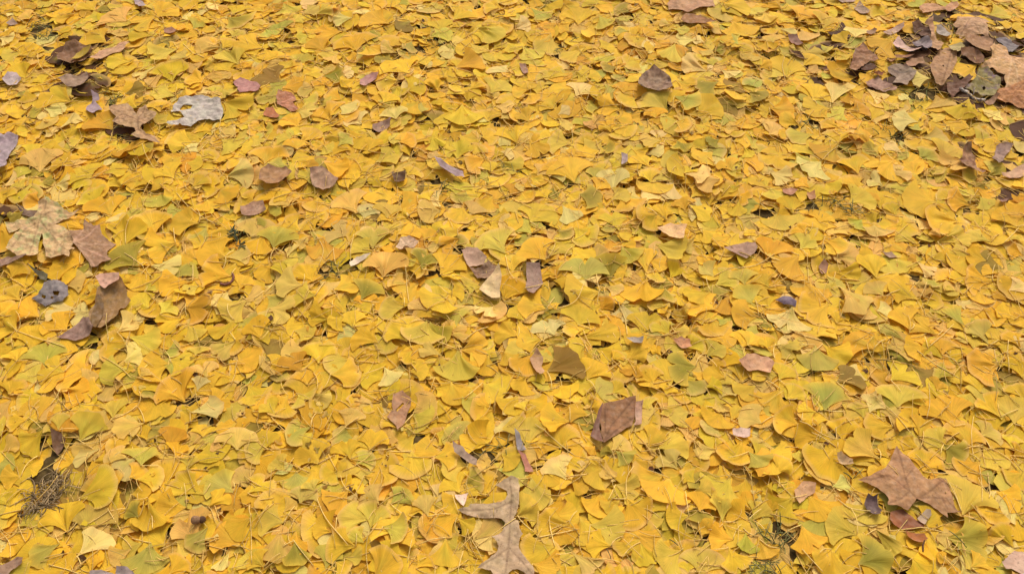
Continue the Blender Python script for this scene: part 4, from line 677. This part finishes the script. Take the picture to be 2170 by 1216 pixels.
def blade_tint(keys, S, T, R):
    """colour of each leaf: green or pale hearts, warmer or browned rims"""
    N = len(keys)
    c = BASE[keys][:, None, :] * (1 + R.normal(0, .045, (N, 1, 3)) * np.array([1, .8, 2.0])) * R.uniform(.9, 1.07, (N, 1, 1))
    c = np.repeat(c, S.shape[1] if S.ndim > 1 else len(S), 1)
    S = np.broadcast_to(S, c.shape[:2]); T = np.broadcast_to(T, c.shape[:2])
    green = np.isin(keys, [2, 3, 6])[:, None]
    yl = lin((226, 186, 66))
    w = np.where(green, np.clip((T - .62) / .38, 0, 1) ** 1.5 * R.uniform(0, .9, (N, 1)) + np.clip((np.abs(S) - .55) / .45, 0, 1) ** 2 * R.uniform(0, .7, (N, 1)), 0)
    w = np.clip(w, 0, .9)[:, :, None]
    c = c * (1 - w) + yl * w
    # a lime heart in some of the yellow ones
    w = np.where(~green & (R.random((N, 1)) < .3), .45 * np.exp(-((T - R.uniform(.2, .7, (N, 1))) / .28) ** 2 - ((S - R.uniform(-.5, .5, (N, 1))) / .5) ** 2), 0)[:, :, None]
    c = c * (1 - w) + lin((196, 176, 58)) * w
    # dry pale rim, or pale worn patch
    w = np.where(R.random((N, 1)) < .3, np.clip((T - .86) / .14, 0, 1) * .6, 0)[:, :, None]
    c = c * (1 - w) + lin((226, 180, 104)) * w
    # paler where the ribs gather at the stalk
    w = (np.clip(.2 - T, 0, 1) / .2 * .45)[:, :, None]
    c = c * (1 - w) + lin((232, 204, 110)) * w
    return np.clip(c, .01, .9)

FA = Fan(5, 11)       # leaves of the mass
FB = Fan(8, 25)       # leaves read off the photograph
STK = lin((236, 196, 108))

class Bank:           # everything laid so far, so that the most visible can be told
    V, C, U, D, key, kind, base, yaw, stalk, srad, stint, fan, size = ([] for _ in range(13))
B_ = Bank

def lay_fans(fan, ox, oy, yaw, L, phi, keys, R, centred, q=.74, gap=.0003, slen=None, sbend=None, maxs=.3):
    N = len(ox)
    x, y, lz = fan.local(N, L, phi, R)
    if centred:
        x0 = x.mean(1); y0 = y.mean(1)
        c, s = np.cos(yaw), np.sin(yaw)
        bx = ox - (x0 * c - y0 * s); by = oy - (x0 * s + y0 * c)
    else:
        bx, by = ox, oy
    X, Y = place(x, y, bx, by, yaw)
    Z = settle(X, Y, lz, q=q, gap=gap, maxs=maxs, grid=(fan.nt, fan.ns))
    dX, dY, dZ = X @ fan.W.T, Y @ fan.W.T, Z @ fan.W.T
    hraise(dX, dY, dZ + .0003)
    tint = blade_tint(keys, fan.S[None], fan.T[None], R)
    rnd = R.random((N, 1))
    U = np.stack([np.broadcast_to(fan.S[None] + 1.1, X.shape), np.broadcast_to(fan.T[None], X.shape), np.broadcast_to(rnd, X.shape)], 2)
    mid = fan.ns // 2
    bz = Z[:, mid]
    slen = R.uniform(.028, .055, N) if slen is None else slen
    sbend = R.normal(0, .5, N) if sbend is None else sbend
    line = stalk_lines(X[:, mid], Y[:, mid], bz, yaw + math.pi / 2 + math.pi / 2 + 0 * yaw - math.pi / 2, slen, sbend, R)
    rad = R.uniform(.0006, .00095, N)
    for i in range(N):
        B_.V.append(np.stack([X[i], Y[i], Z[i]], 1)); B_.C.append(tint[i]); B_.U.append(U[i])
        B_.D.append(np.stack([dX[i], dY[i], dZ[i]], 1)); B_.key.append(int(keys[i])); B_.yaw.append(float(yaw[i]))
        B_.stalk.append(line[i]); B_.srad.append(rad[i]); B_.fan.append(fan); B_.size.append(float(L[i]))
        B_.stint.append(STK * R.uniform(.85, 1.15))
    return

def in_hole(x, y):
    px, py, _ = to_pixel(x, y, .03)
    hit = np.zeros(len(x), bool)
    for (hx, hy, rx, ry) in HOLES:
        hit |= ((px - hx) / (rx * 1.25)) ** 2 + ((py - hy) / (ry * 1.5)) ** 2 < 1
    return hit

LOOSE = []            # loose stalks of the mass: (line, radius, tint)
def lay_loose(n, R):
    y = R.uniform(.25, 2.75, n); x = R.uniform(-1, 1, n) * (.95 + .5 * y)
    yaw = R.uniform(0, 2 * math.pi, n)
    ln = stalk_lines(x, y, hsample(x, y) + R.uniform(.001, .009, n), yaw, R.uniform(.03, .065, n), R.normal(0, .6, n), R)
    for i in range(n): LOOSE.append((ln[i], R.uniform(.00045, .0008), STK * R.uniform(.7, 1.12)))

NB = 21
for b in range(NB):
    sp = .086 if b < 16 else .092
    rot = RNG.uniform(0, math.pi / 2)
    gx, gy = np.meshgrid(np.arange(-40, 41) * sp, np.arange(-40, 41) * sp)
    gx = (gx + RNG.uniform(0, sp) + RNG.normal(0, .011, gx.shape)).ravel(); gy = (gy + RNG.uniform(0, sp) + RNG.normal(0, .011, gy.shape)).ravel()
    x = gx * math.cos(rot) - gy * math.sin(rot); y = gx * math.sin(rot) + gy * math.cos(rot) + 1.5
    ok = (y > .12) & (y < 2.95) & (np.abs(x) < np.minimum(1.25 + .56 * y, 2.42))
    x, y = x[ok], y[ok]
    keep = RNG.random(len(x)) < (.92 if b < 15 else .8)
    x, y = x[keep], y[keep]
    if b >= 5:
        keep = ~(in_hole(x, y) & (RNG.random(len(x)) < .93)); x, y = x[keep], y[keep]
    n = len(x)
    L = np.clip(RNG.normal(.046, .009, n), .022, .066)
    phi = np.radians(RNG.uniform(42, 72, n))
    keys = RNG.choice(9, n, p=PW)
    qx, qy, _d = to_pixel(x, y, .03)                     # brown litter under the heap, its colour darkened for shade in the gaps
    hp = (((qx - 2045) / 165) ** 2 + ((qy - 130) / 105) ** 2 < 1) & (RNG.random(n) < .85) & (b >= 11)
    for (ex, ey, ea, eb, ep) in ((1835, 130, 150, 75, .42), (2110, 300, 80, 110, .26), (160, 130, 75, 70, .55), (40, 480, 60, 60, .3), (255, 270, 80, 50, .3)):
        hp |= (((qx - ex) / ea) ** 2 + ((qy - ey) / eb) ** 2 < 1) & (RNG.random(n) < ep) & (b >= 13)
    keys = np.where(hp, 9, keys)
    lay_fans(FA, x, y, RNG.uniform(0, 2 * math.pi, n), L, phi, keys, RNG, True)
    if b > 11: lay_loose(280, RNG)
n = 900                                                # torn bits and crumbs
y = RNG.uniform(.3, 2.7, n); x = RNG.uniform(-1, 1, n) * (.6 + .45 * y)
lay_fans(Fan(3, 5), x, y, RNG.uniform(0, 6.28, n), RNG.uniform(.004, .015, n), np.radians(RNG.uniform(15, 60, n)), RNG.choice([4, 5, 7, 8, 9, 1], n), RNG, True, slen=np.full(n, .002))
N_RANDOM = len(B_.V)
# rain and feet have pressed the bed flat
FLAT = .74
S0 = soil(_gx, _gy)
HM[:] = S0 + (HM - S0) * FLAT
for lst in (B_.V, B_.D, B_.stalk):
    for a_ in lst:
        s_ = soil(a_[:, 0], a_[:, 1]); a_[:, 2] = s_ + (a_[:, 2] - s_) * FLAT
for a_, _r1, _r2 in LOOSE:
    s_ = soil(a_[:, 0], a_[:, 1]); a_[:, 2] = s_ + (a_[:, 2] - s_) * FLAT + .0004

# ------------------------------------------------------------------ leaves of other trees
def noise2(x, y, R, scale):
    o = R.uniform(0, 90, 3); f = 1.6 / scale
    return np.array([2.2 * pnoise(Vector((a * f + o[0], b * f + o[1], o[2]))) + 1.0 * pnoise(Vector((a * f * 2.3 + o[1], b * f * 2.3 + o[2], o[0]))) for a, b in zip(x, y)])

def inside(px, py, poly):
    hit = np.zeros(len(px), bool)
    n = len(poly)
    for i in range(n):
        x1, y1 = poly[i]; x2, y2 = poly[(i + 1) % n]
        c = ((y1 > py) != (y2 > py))
        with np.errstate(divide='ignore', invalid='ignore'):
            xs = (x2 - x1) * (py - y1) / (y2 - y1 + 1e-15) + x1
        hit ^= c & (px < xs)
    return hit

def parse(s): return np.array([[float(v) for v in p.split(",")] for p in s.split()])

def roughen(P, R, amp=.035, times=2):
    for _ in range(times):
        Q = np.roll(P, -1, 0); d = Q - P
        nrm = np.stack([-d[:, 1], d[:, 0]], 1)
        M = (P + Q) / 2 + nrm * R.normal(0, amp, (len(P), 1))
        P = np.stack([P, M], 1).reshape(-1, 2)
    return P

def seg_dist(x, y, a, b):
    d = b - a; l2 = (d * d).sum() + 1e-12
    t = np.clip(((x - a[0]) * d[0] + (y - a[1]) * d[1]) / l2, 0, 1)
    return np.hypot(x - a[0] - t * d[0], y - a[1] - t * d[1])

OCC = []              # samples of the other leaves, for telling what hides what
def sheet(reg, outline, colour, R, c=2, k=4, h=0, v=None, vcol=None, col2=None, hole=None, q=.9, step=.0034, gap=.0006):
    """a leaf cut to its own outline on the ground, cupped, crumpled and let down on the pile"""
    O = parse(outline)
    cx, cy = O.mean(0)
    step = .0022 if v else step
    z = .035
    for _ in range(3):
        gx, gy = ground(*pix(reg, [[cx, cy]]), z)
        iy, ix = cells(gx, gy)
        y0, x0 = int(iy[0]), int(ix[0])
        z = float(HM[max(0, y0 - 6):y0 + 7, max(0, x0 - 6):x0 + 7].mean()) + .003 + h * .00025
    tog = lambda pts: np.stack(ground(*pix(reg, pts), z), 1)
    P = roughen(tog(O), R)
    holes = [tog(parse(s)) for s in (hole or [])]
    lo, hi = P.min(0), P.max(0)
    gx, gy = np.meshgrid(np.arange(lo[0], hi[0], step), np.arange(lo[1], hi[1], step * .87))
    gx = gx + (np.arange(gx.shape[0]) % 2)[:, None] * step / 2
    G = np.stack([gx.ravel(), gy.ravel()], 1) + R.normal(0, step * .1, (gx.size, 2))
    ok = inside(G[:, 0], G[:, 1], P)
    dmin = np.full(len(G), 9.0)
    for i in range(len(P)): dmin = np.minimum(dmin, seg_dist(G[:, 0], G[:, 1], P[i], P[(i + 1) % len(P)]))
    G = G[ok & (dmin > step * .45)]
    pts = [Vector(p) for p in P] + [Vector(p) for hp in holes for p in hp] + [Vector(p) for p in G]
    edges = [(i, (i + 1) % len(P)) for i in range(len(P))]
    o = len(P)
    for hp in holes:
        edges += [(o + i, o + (i + 1) % len(hp)) for i in range(len(hp))]; o += len(hp)
    vv, _, ff, *_r = delaunay_2d_cdt(pts, edges, [], 0, 1e-7)
    V = np.array([[p.x, p.y] for p in vv]); T = np.array([f for f in ff if len(f) == 3])
    cen = V[T].mean(1)
    ok = inside(cen[:, 0], cen[:, 1], P)
    for hp in holes: ok &= ~inside(cen[:, 0], cen[:, 1], hp)
    T = T[ok]
    used = np.unique(T); re = np.full(len(V), -1); re[used] = np.arange(len(used))
    V, T = V[used], re[T]
    x, y = V[:, 0], V[:, 1]
    m = V.mean(0); rr = np.hypot(x - m[0], y - m[1]); size = np.quantile(rr, .97) + 1e-6
    r = rr / size
    lz = .0014 * k * r ** 2 + .0015 * c * (noise2(x, y, R, .045) * .55 * (.35 + .65 * r) + noise2(x, y, R, .016) * .22)
    big = size > .03
    base = np.tile(lin(colour), (len(x), 1))
    # patches of a second colour
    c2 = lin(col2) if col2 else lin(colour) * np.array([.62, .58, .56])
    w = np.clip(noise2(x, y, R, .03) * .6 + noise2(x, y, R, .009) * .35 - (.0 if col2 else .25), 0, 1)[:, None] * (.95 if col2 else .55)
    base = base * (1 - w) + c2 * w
    # worn pale ridges
    w = np.clip(noise2(x, y, R, .012), 0, 1)[:, None] * .24
    base = base * (1 - w) + (lin(colour) * .6 + .4 * lin((225, 200, 180))) * w
    rim = np.clip((r - .8) / .2, 0, 1)[:, None] * R.uniform(0, .35)
    base = base * (1 - rim * .5)
    if v:
        vc = lin(vcol) if vcol else lin(colour) * np.array([.50, .46, .46])
        sign = 1 if vcol else -1
        main = np.full(len(x), 9.0); fine = np.full(len(x), 9.0)
        for pl in v.split(";"):
            q_ = tog(parse(pl)); total = 0
            for a, b in zip(q_[:-1], q_[1:]):
                main = np.minimum(main, seg_dist(x, y, a, b))
                d = (b - a); ln = np.hypot(*d); d = d / (ln + 1e-9); nrm = np.array([-d[1], d[0]])
                for j in range(int(ln / .013)):
                    p0 = a + d * (j + R.uniform(.2, .8)) * .013
                    for sg in (-1, 1):
                        p1 = p0 + (d * R.uniform(.6, 1.0) + nrm * sg) * R.uniform(.010, .02)
                        fine = np.minimum(fine, seg_dist(x, y, p0, p1))
        w = np.maximum(np.exp(-(main / .0017) ** 2) * .75, np.exp(-(fine / .0012) ** 2) * .2)[:, None]
        base = base * (1 - w) + vc * w
        lz = lz + sign * .0011 * np.exp(-(main / .004) ** 2) + sign * .0004 * np.exp(-(fine / .0025) ** 2)
        lz = lz + .0018 * np.clip(1 - main / .02, 0, 1) * (-sign)
    Z = settle(x[None], y[None], lz[None], slope=.8, q=q, maxs=.45, gap=gap, tris=T)[0] + h * .00008
    C3 = V[T].mean(1); Zc = Z[T].mean(1)
    ax, ay, az = np.r_[x, C3[:, 0]], np.r_[y, C3[:, 1]], np.r_[Z, Zc]
    hraise(ax, ay, az + .0004)
    OCC.append(np.stack([ax, ay, az], 1))
    verts = np.stack([x, y, Z], 1)
    org = np.array([m[0], m[1], Z.min()])
    U = np.stack([x / .05, y / .05, np.full(len(x), R.random())], 1)
    return verts - org, T, base, U, org

LAND = []
def stalk_mesh(name, line, rad, tint, org, mat=M_STALK):
    V, f = tube(np.asarray(line)[None] - org, np.array([rad]))
    V = V[0]
    return new_mesh(name, V, f, np.tile(tint, (len(V), 1)), V * 40)

def smooth_line(P, K=9):
    """Catmull-Rom through the given 2-D points"""
    P = np.asarray(P, float)
    if len(P) == 2: P = np.array([P[0], (P[0] + P[1]) / 2, P[1]])
    E = np.vstack([2 * P[0] - P[1], P, 2 * P[-1] - P[-2]])
    out = []
    for i in range(1, len(E) - 2):
        for t in np.linspace(0, 1, K, endpoint=False):
            a, b, c, d = E[i - 1], E[i], E[i + 1], E[i + 2]
            out.append(.5 * (2 * b + (c - a) * t + (2 * a - 5 * b + 4 * c - d) * t * t + (-a + 3 * b - 3 * c + d) * t ** 3))
    out.append(P[-1]); return np.array(out)

def pic_line(reg, s, lift=.0012):
    P = smooth_line(parse(s) if isinstance(s, str) else s, 5)
    z = .035
    for _ in range(2):
        x, y = ground(*pix(reg, P), z); z = float(hsample(x, y).mean()) + .001
    H = hsample(x, y).astype(float)
    zz = H + lift
    for _ in range(3):                       # a stalk is stiff: it bridges small dips
        s_ = np.convolve(np.pad(zz, 2, mode='edge'), np.ones(5) / 5, 'valid'); zz = np.maximum(s_, H + lift * .5)
    return np.stack([x, y, zz], 1)

def build_dead(e):
    reg, name, label, colour, outline, o = e
    R = np.random.default_rng(abs(hash_(label)))
    kw = {k: o[k] for k in ("c", "k", "h", "v", "vcol", "col2", "hole") if k in o}
    colour = WARM(colour)
    verts, T, base, U, org = sheet(reg, outline, colour, R, **kw)
    if reg in 'PUV': kw['k'] = kw.get('k', 4) * 1.9; kw['c'] = kw.get('c', 2) * 1.35
    gk = o.get("gink")
    top = add(name, new_mesh(name, verts, T, base, U), M_GINKGO if gk else M_DEAD, loc=org, label=label, category="ginkgo leaf" if gk else "leaf")
    for pn, pc, po, lift in o.get("parts", []):
        pv, pT, pb, pU, porg = sheet(reg, po, pc, R, c=2.5, k=lift * .5, h=lift)
        add(pn, new_mesh(pn, pv + (porg - org), pT, pb, pU), M_DEAD, parent=top)
    if "stalk" in o:
        add("stalk", stalk_mesh("stalk", pic_line(reg, o["stalk"]), .0016, lin((96, 62, 40)), org), M_DEAD, parent=top)
    if "land" in o:
        c = pix(reg, parse(outline)); LAND.append((float(c[0].mean()), float(c[1].mean()), o["land"]))
    return top

def hash_(s):
    h = 2166136261
    for ch in s: h = ((h ^ ord(ch)) * 16777619) & 0xffffffff
    return h

for e in DEAD:
    if e[5].get("first"): build_dead(e)

# ------------------------------------------------------------------ fan leaves read off the photograph, far ones first
ent = []
for reg, s in FANS.items():
    for p in s.replace(", ", ",").split(" "):
        f = p.split(",")
        bx, by, tx, ty, w = map(float, f[:5])
        (x1, x2), (y1, y2) = pix(reg, [[bx, by], [tx, ty]])
        ent.append((x1, y1, x2, y2, w, f[5]))
ent.sort(key=lambda e: (e[1] + e[3]) / 2 + 25 * math.sin(e[0] * 1.7))
for (x1, y1, x2, y2, w, k) in ent:
    z = .035
    for _ in range(2):
        gx, gy = ground([x1, x2, (x1 + x2) / 2], [y1, y2, (y1 + y2) / 2], z)
        z = float(hsample(gx, gy).mean()) + .003
    gx, gy = ground([x1, x2], [y1, y2], z)
    dx, dy = gx[1] - gx[0], gy[1] - gy[0]
    L = min(max(math.hypot(dx, dy) * 1.06, .024), .085)
    yaw = math.atan2(dy, dx) - math.pi / 2
    lay_fans(FB, np.array([gx[0]]), np.array([gy[0]]), np.array([yaw]), np.array([L]), np.radians([w]), np.array([KEYS.index(k)]), RNG, False,
             q=.72, gap=.0004, slen=RNG.uniform(.02, .05, 1), maxs=.3)

lay_loose(1000, RNG)
for e in DEAD:
    if not e[5].get("first"): build_dead(e)

# ------------------------------------------------------------------ which fan leaves show largest
PXW, PXH = 620, 347
NB_ALL = len(B_.V)
pts, ids = [], []
for i in range(NB_ALL):
    pts.append(B_.D[i]); ids.append(np.full(len(B_.D[i]), i, np.int32))
for o in OCC: pts.append(o); ids.append(np.full(len(o), -1, np.int32))
pts = np.concatenate(pts); ids = np.concatenate(ids)
px, py, dep = to_pixel(pts[:, 0], pts[:, 1], pts[:, 2])
ix = np.floor(px * PXW / 2170).astype(int); iy = np.floor(py * PXH / 1216).astype(int)
ok = (ix >= 0) & (ix < PXW) & (iy >= 0) & (iy < PXH)
cell = (iy * PXW + ix)[ok]; d_, id_ = dep[ok], ids[ok]
o = np.lexsort((d_, cell)); cell, id_ = cell[o], id_[o]
first = np.r_[True, cell[1:] != cell[:-1]]
win = id_[first]; wc = cell[first]
cnt = np.bincount(win[win >= 0], minlength=NB_ALL)
order = np.argsort(-cnt, kind="stable")[:299]
sx = np.bincount(win[win >= 0], weights=(wc[win >= 0] % PXW), minlength=NB_ALL) / np.maximum(cnt, 1) * 2170 / PXW
sy = np.bincount(win[win >= 0], weights=(wc[win >= 0] // PXW), minlength=NB_ALL) / np.maximum(cnt, 1) * 1216 / PXH
chosen = set(order.tolist())
print("fan leaves", NB_ALL, "hand", NB_ALL - N_RANDOM, "hand among largest", sum(i >= N_RANDOM for i in chosen), "smallest px", cnt[order[-1]])

# ------------------------------------------------------------------ words that single out a leaf: colour, shape, what lies next to it
ORD = ["", "second ", "third ", "fourth ", "fifth ", "sixth ", "seventh ", "eighth ", "ninth ", "tenth ", "eleventh ", "twelfth "] + [f"{n}th " for n in range(13, 60)]
def where_words(items, most=16):
    """items: (x, y, head phrase) -> label"""
    rows = []
    for i, (x, y, head) in enumerate(items):
        best = min(LAND, key=lambda l: math.hypot(l[0] - x, (l[1] - y) * 1.3))
        dx, dy = x - best[0], (y - best[1]) * 1.3
        a = math.degrees(math.atan2(-dy, dx)) % 360
        rel = ["right of", "above right of", "above", "above left of", "left of", "below left of", "below", "below right of"][int((a + 22.5) // 45) % 8]
        rows.append((head, rel, best[2], math.hypot(dx, dy), i))
    groups = {}
    for r in rows: groups.setdefault(r[:3], []).append(r)
    out = [None] * len(items)
    for (head, rel, land), g_ in groups.items():
        g_.sort(key=lambda r: r[3])
        for n, r in enumerate(g_):
            place_ = f"{rel} the {land}" if len(g_) == 1 else f"{ORD[n] or 'first '}{rel} the {land}"
            out[r[4]] = f"{head}, {place_}"
    return out

def way(yaw):
    # the stalk points away from the blade
    dx, dy = math.sin(yaw), -math.cos(yaw)
    if abs(dy) > abs(dx) * 1.6: return "stalk up" if dy > 0 else "stalk down"
    if abs(dx) > abs(dy) * 1.6: return "stalk rightward" if dx > 0 else "stalk leftward"
    return "tilted"
sel = sorted(chosen)
med = float(np.median([B_.size[i] for i in sel]))
heads = []
for i in sel:
    sz = "big " if B_.size[i] > med * 1.16 else ("small " if B_.size[i] < med * .84 else "")
    heads.append((sx[i], sy[i], f"{sz}{CNAME[KEYS[B_.key[i]]]} ginkgo leaf, {way(B_.yaw[i])}".replace(", tilted", "")))
labels = where_words(heads)
for n, i in enumerate(sel):
    fan = B_.fan[i]; V = B_.V[i]; org = V[fan.ns // 2].copy()
    t = add("ginkgo_leaf", None, None, loc=org, label=labels[n], category="ginkgo leaf", group="ginkgo leaves of the yellow litter")
    add("blade", new_mesh("blade", V - org, fan.faces, B_.C[i], B_.U[i]), M_GINKGO, parent=t)
    add("stalk", stalk_mesh("stalk", B_.stalk[i], B_.srad[i], B_.stint[i], org), M_STALK, parent=t)

# ------------------------------------------------------------------ the rest of the litter, one mass
VV, FF, CC, UU, off = [], [], [], [], 0
for i in range(NB_ALL):
    if i in chosen: continue
    fan = B_.fan[i]
    VV.append(B_.V[i]); FF.append(fan.faces + off); CC.append(B_.C[i]); UU.append(B_.U[i]); off += len(B_.V[i])
lines = [(B_.stalk[i], B_.srad[i], B_.stint[i]) for i in range(NB_ALL) if i not in chosen and (i > N_RANDOM * .35)] + LOOSE
SV, SF = tube(np.array([l[0] for l in lines]), np.array([l[1] for l in lines]))
ns_, nk = SV.shape[0], SV.shape[1]
VV.append(SV.reshape(-1, 3)); FF.append((SF[None] + off + (np.arange(ns_) * nk)[:, None, None]).reshape(-1, 4))
CC.append(np.repeat(np.array([l[2] for l in lines]), nk, 0)); UU.append(SV.reshape(-1, 3) * 40)
add("leaf_litter", new_mesh("leaf_litter", np.concatenate(VV), np.concatenate(FF), np.concatenate(CC), np.concatenate(UU)), M_GINKGO,
    kind="stuff", label="thick mass of fallen yellow ginkgo leaves and their thin stalks")

# ------------------------------------------------------------------ loose stalks lying on top
items, geo = [], []
for reg, s in STALKS.items():
    for pl in s.split(";"):
        ln = pic_line(reg, pl, .0016)
        a = parse(pl); X_, Y_ = pix(reg, a)
        d = abs(X_[-1] - X_[0]); v_ = abs(Y_[-1] - Y_[0])
        kind_ = "upright" if v_ > 1.6 * d else ("level" if d > 1.9 * v_ else "slanting")
        long_ = "long" if math.hypot(d, v_) > 62 else "short"
        geo.append(ln); items.append((float(X_.mean()), float(Y_.mean()), f"{long_} {kind_} bare leaf stalk"))
for ln, lb in zip(geo, where_words(items)):
    org = ln[len(ln) // 2].copy()
    add("fallen_stalk", stalk_mesh("fallen_stalk", ln, RNG.uniform(.0007, .001), lin((232, 192, 104)) * RNG.uniform(.8, 1.08), org), M_STALK,
        loc=org, label=lb, category="stalk", group="bare leaf stalks on the litter")

# ------------------------------------------------------------------ dark grass in the gaps
R = np.random.default_rng(5)
L_, r_, t_ = [], [], []
for (hx, hy, rx, ry) in HOLES:
    if (hx, hy) == (92, 1010): continue
    for _ in range(int(16 + rx * ry / 26)):
        a, q = R.uniform(0, 6.28), math.sqrt(R.random())
        x, y = ground(hx + math.cos(a) * q * rx * 1.1, hy + math.sin(a) * q * ry * 1.1, .015)
        h0 = float(hsample(x, y)) - .001; yaw = R.uniform(0, 6.28); n = 6; k = np.linspace(0, 1, n); ln = R.uniform(.025, .055)
        lean = R.uniform(.5, 1.0)
        bend = R.normal(0, .18)
        th = yaw + bend * k
        xs = x + np.cumsum(np.cos(th)) * ln * lean / n; ys = y + np.cumsum(np.sin(th)) * ln * lean / n
        zs = h0 + ln * (1 - lean * .8) * k * .7 + .003 * np.sin(k * 3)
        room = hsample(xs, ys) - soil(xs, ys)
        if room.max() > .009: continue                  # grass shows only where the litter is thin
        L_.append(np.stack([xs, ys, zs], 1)); r_.append(R.uniform(.0005, .0010))
        t_.append(lin([(104, 108, 56), (128, 122, 66), (92, 92, 52), (164, 146, 88)][R.integers(4)]))
print("grass blades", len(L_))
SV, SF = tube(np.array(L_), np.array(r_)); nk = SV.shape[1]
add("grass", new_mesh("grass", SV.reshape(-1, 3), (SF[None] + (np.arange(len(SV)) * nk)[:, None, None]).reshape(-1, 4), np.repeat(np.array(t_), nk, 0), SV.reshape(-1, 3) * 40),
    M_GRASS, kind="stuff", label="dark green grass blades showing in gaps of the leaf litter")

# ------------------------------------------------------------------ straw clump, twig, curled stem, bud, sprig
def strands(name, specs, mat, **kw):
    Ls = np.array([s[0] for s in specs]); SV, SF = tube(Ls, np.array([s[1] for s in specs])); nk = SV.shape[1]
    org = np.r_[Ls.reshape(-1, 3).mean(0)[:2], Ls[..., 2].min()]
    V = SV.reshape(-1, 3) - org
    return add(name, new_mesh(name, V, (SF[None] + (np.arange(len(SV)) * nk)[:, None, None]).reshape(-1, 4), np.repeat(np.array([s[2] for s in specs]), nk, 0), V * 40), mat, loc=org, **kw), org

sp = []
for _ in range(150):
    a, q = R.uniform(0, 6.28), math.sqrt(R.random())
    u, w = math.cos(a) * q, math.sin(a) * q
    x, y = ground(88 + u * 42 + w * -16, 1043 + w * 40 - u * 14, .03)
    yaw = R.uniform(0, 6.28) if R.random() < .5 else R.normal(.45, .5) ; k = np.linspace(0, 1, 8); ln = R.uniform(.015, .045)
    th = yaw + R.normal(0, 2.2) * k
    xs = x + np.cumsum(np.cos(th)) * ln / 8; ys = y + np.cumsum(np.sin(th)) * ln / 8
    zs = .002 + float(hsample(x, y)) + .007 * (1 - q * q) * R.uniform(.1, 1) + .005 * np.sin(k * 3.1) * R.random()
    sp.append((np.stack([xs, ys, zs], 1), R.uniform(.0005, .0011), lin((162, 134, 94)) * R.uniform(.4, 1.4)))
strands("straw_clump", sp, M_DEAD, label="tangled clump of dry brown straw in a gap near the bottom left", category="straw")

tw = pic_line("P", "865,985 930,1005 1010,1040 1080,1075 1145,1100", .004)
K = len(tw); _org = tw[K // 2].copy()
V, f = tube(tw[None] - _org, np.array([.0042]), 4)
V = V[0] * (1 + R.normal(0, .04, (len(V[0]), 1)) * 0) + R.normal(0, .0007, V[0].shape)
tcol = np.where(R.random((len(V), 1)) < .3, lin((120, 100, 90)), lin((204, 188, 170)))
twig = add("twig", new_mesh("twig", V, f, tcol, V * 60), M_DEAD, loc=_org, label="whitish knotted twig lying across the front of the brown leaf heap", category="twig")
side = tw[K // 2][None] + np.array([[0, 0, 0], [.006, .008, .006], [.008, .018, .009], [.014, .026, .010]])
add("side_shoot", stalk_mesh("side_shoot", side, .0016, lin((150, 130, 115)), _org), M_DEAD, parent=twig)

cs = pic_line("E", "1385,598 1420,605 1455,590 1472,562 1462,535", .003)
_org = cs[0].copy()
c_ = add("curled_stem", stalk_mesh("curled_stem", cs, .0028, lin((134, 84, 66)), _org), M_DEAD, loc=_org,
         label="short glossy reddish brown curled stem poking from under a yellow leaf", category="stem")

def blob(rx, ry, rz, R, n=10, m=16):
    th = np.linspace(0, math.pi, n); ph = np.arange(m) * 2 * math.pi / m
    A, Bq = np.meshgrid(th, ph, indexing='ij')
    v = np.stack([rx * np.sin(A) * np.cos(Bq), ry * np.sin(A) * np.sin(Bq), rz * np.cos(A)], 2)
    v = v * (1 + .06 * np.sin(3 * Bq + A)[..., None] + R.normal(0, .012, A.shape)[..., None])
    v[0] = v[0].mean(0); v[-1] = v[-1].mean(0)
    i = np.arange((n - 1) * m); r, c = i // m, i % m
    return v.reshape(-1, 3), np.stack([r * m + c, (r + 1) * m + c, (r + 1) * m + (c + 1) % m, r * m + (c + 1) % m], 1)
gx, gy = ground(*pix("I", [[1228, 868]]), .04); gz = float(hsample(gx, gy)[0])
org = np.array([gx[0], gy[0], gz])
v, f = blob(.0095, .0075, .0075, R)
nut = add("nut", new_mesh("nut", v + (0, 0, .007), f, np.tile(lin((150, 112, 78)), (len(v), 1)), v * 80), M_DEAD, loc=org,
          label="small round brown nut with a darker cap between yellow leaves near the bottom", category="nut")
v, f = blob(.0055, .0065, .006, R)
add("cap", new_mesh("cap", v + (.011, .001, .0065), f, np.tile(lin((92, 64, 46)), (len(v), 1)), v * 80), M_DEAD, parent=nut)

sp = []
ax0 = pic_line("E", "1462,262 1480,310 1520,370", .004)
for j in range(46):
    p = ax0[R.integers(len(ax0))]; yaw = R.uniform(0, 6.28); k = np.linspace(0, 1, 6); ln = R.uniform(.006, .016)
    sp.append((np.stack([p[0] + np.cos(yaw) * ln * k, p[1] + np.sin(yaw) * ln * k, p[2] + .006 * k * R.random() + 0 * k], 1), .0011, lin((84, 86, 50)) * R.uniform(.5, 1.2)))
strands("sprig", sp, M_GRASS, label="small dark green needled sprig on the litter, upper left of centre", category="sprig")
print("pile", np.percentile((HM - S0)[200:600, 300:950], [5, 25, 50, 75, 95]))
print("built", len(bpy.data.objects), "verts in litter", off)
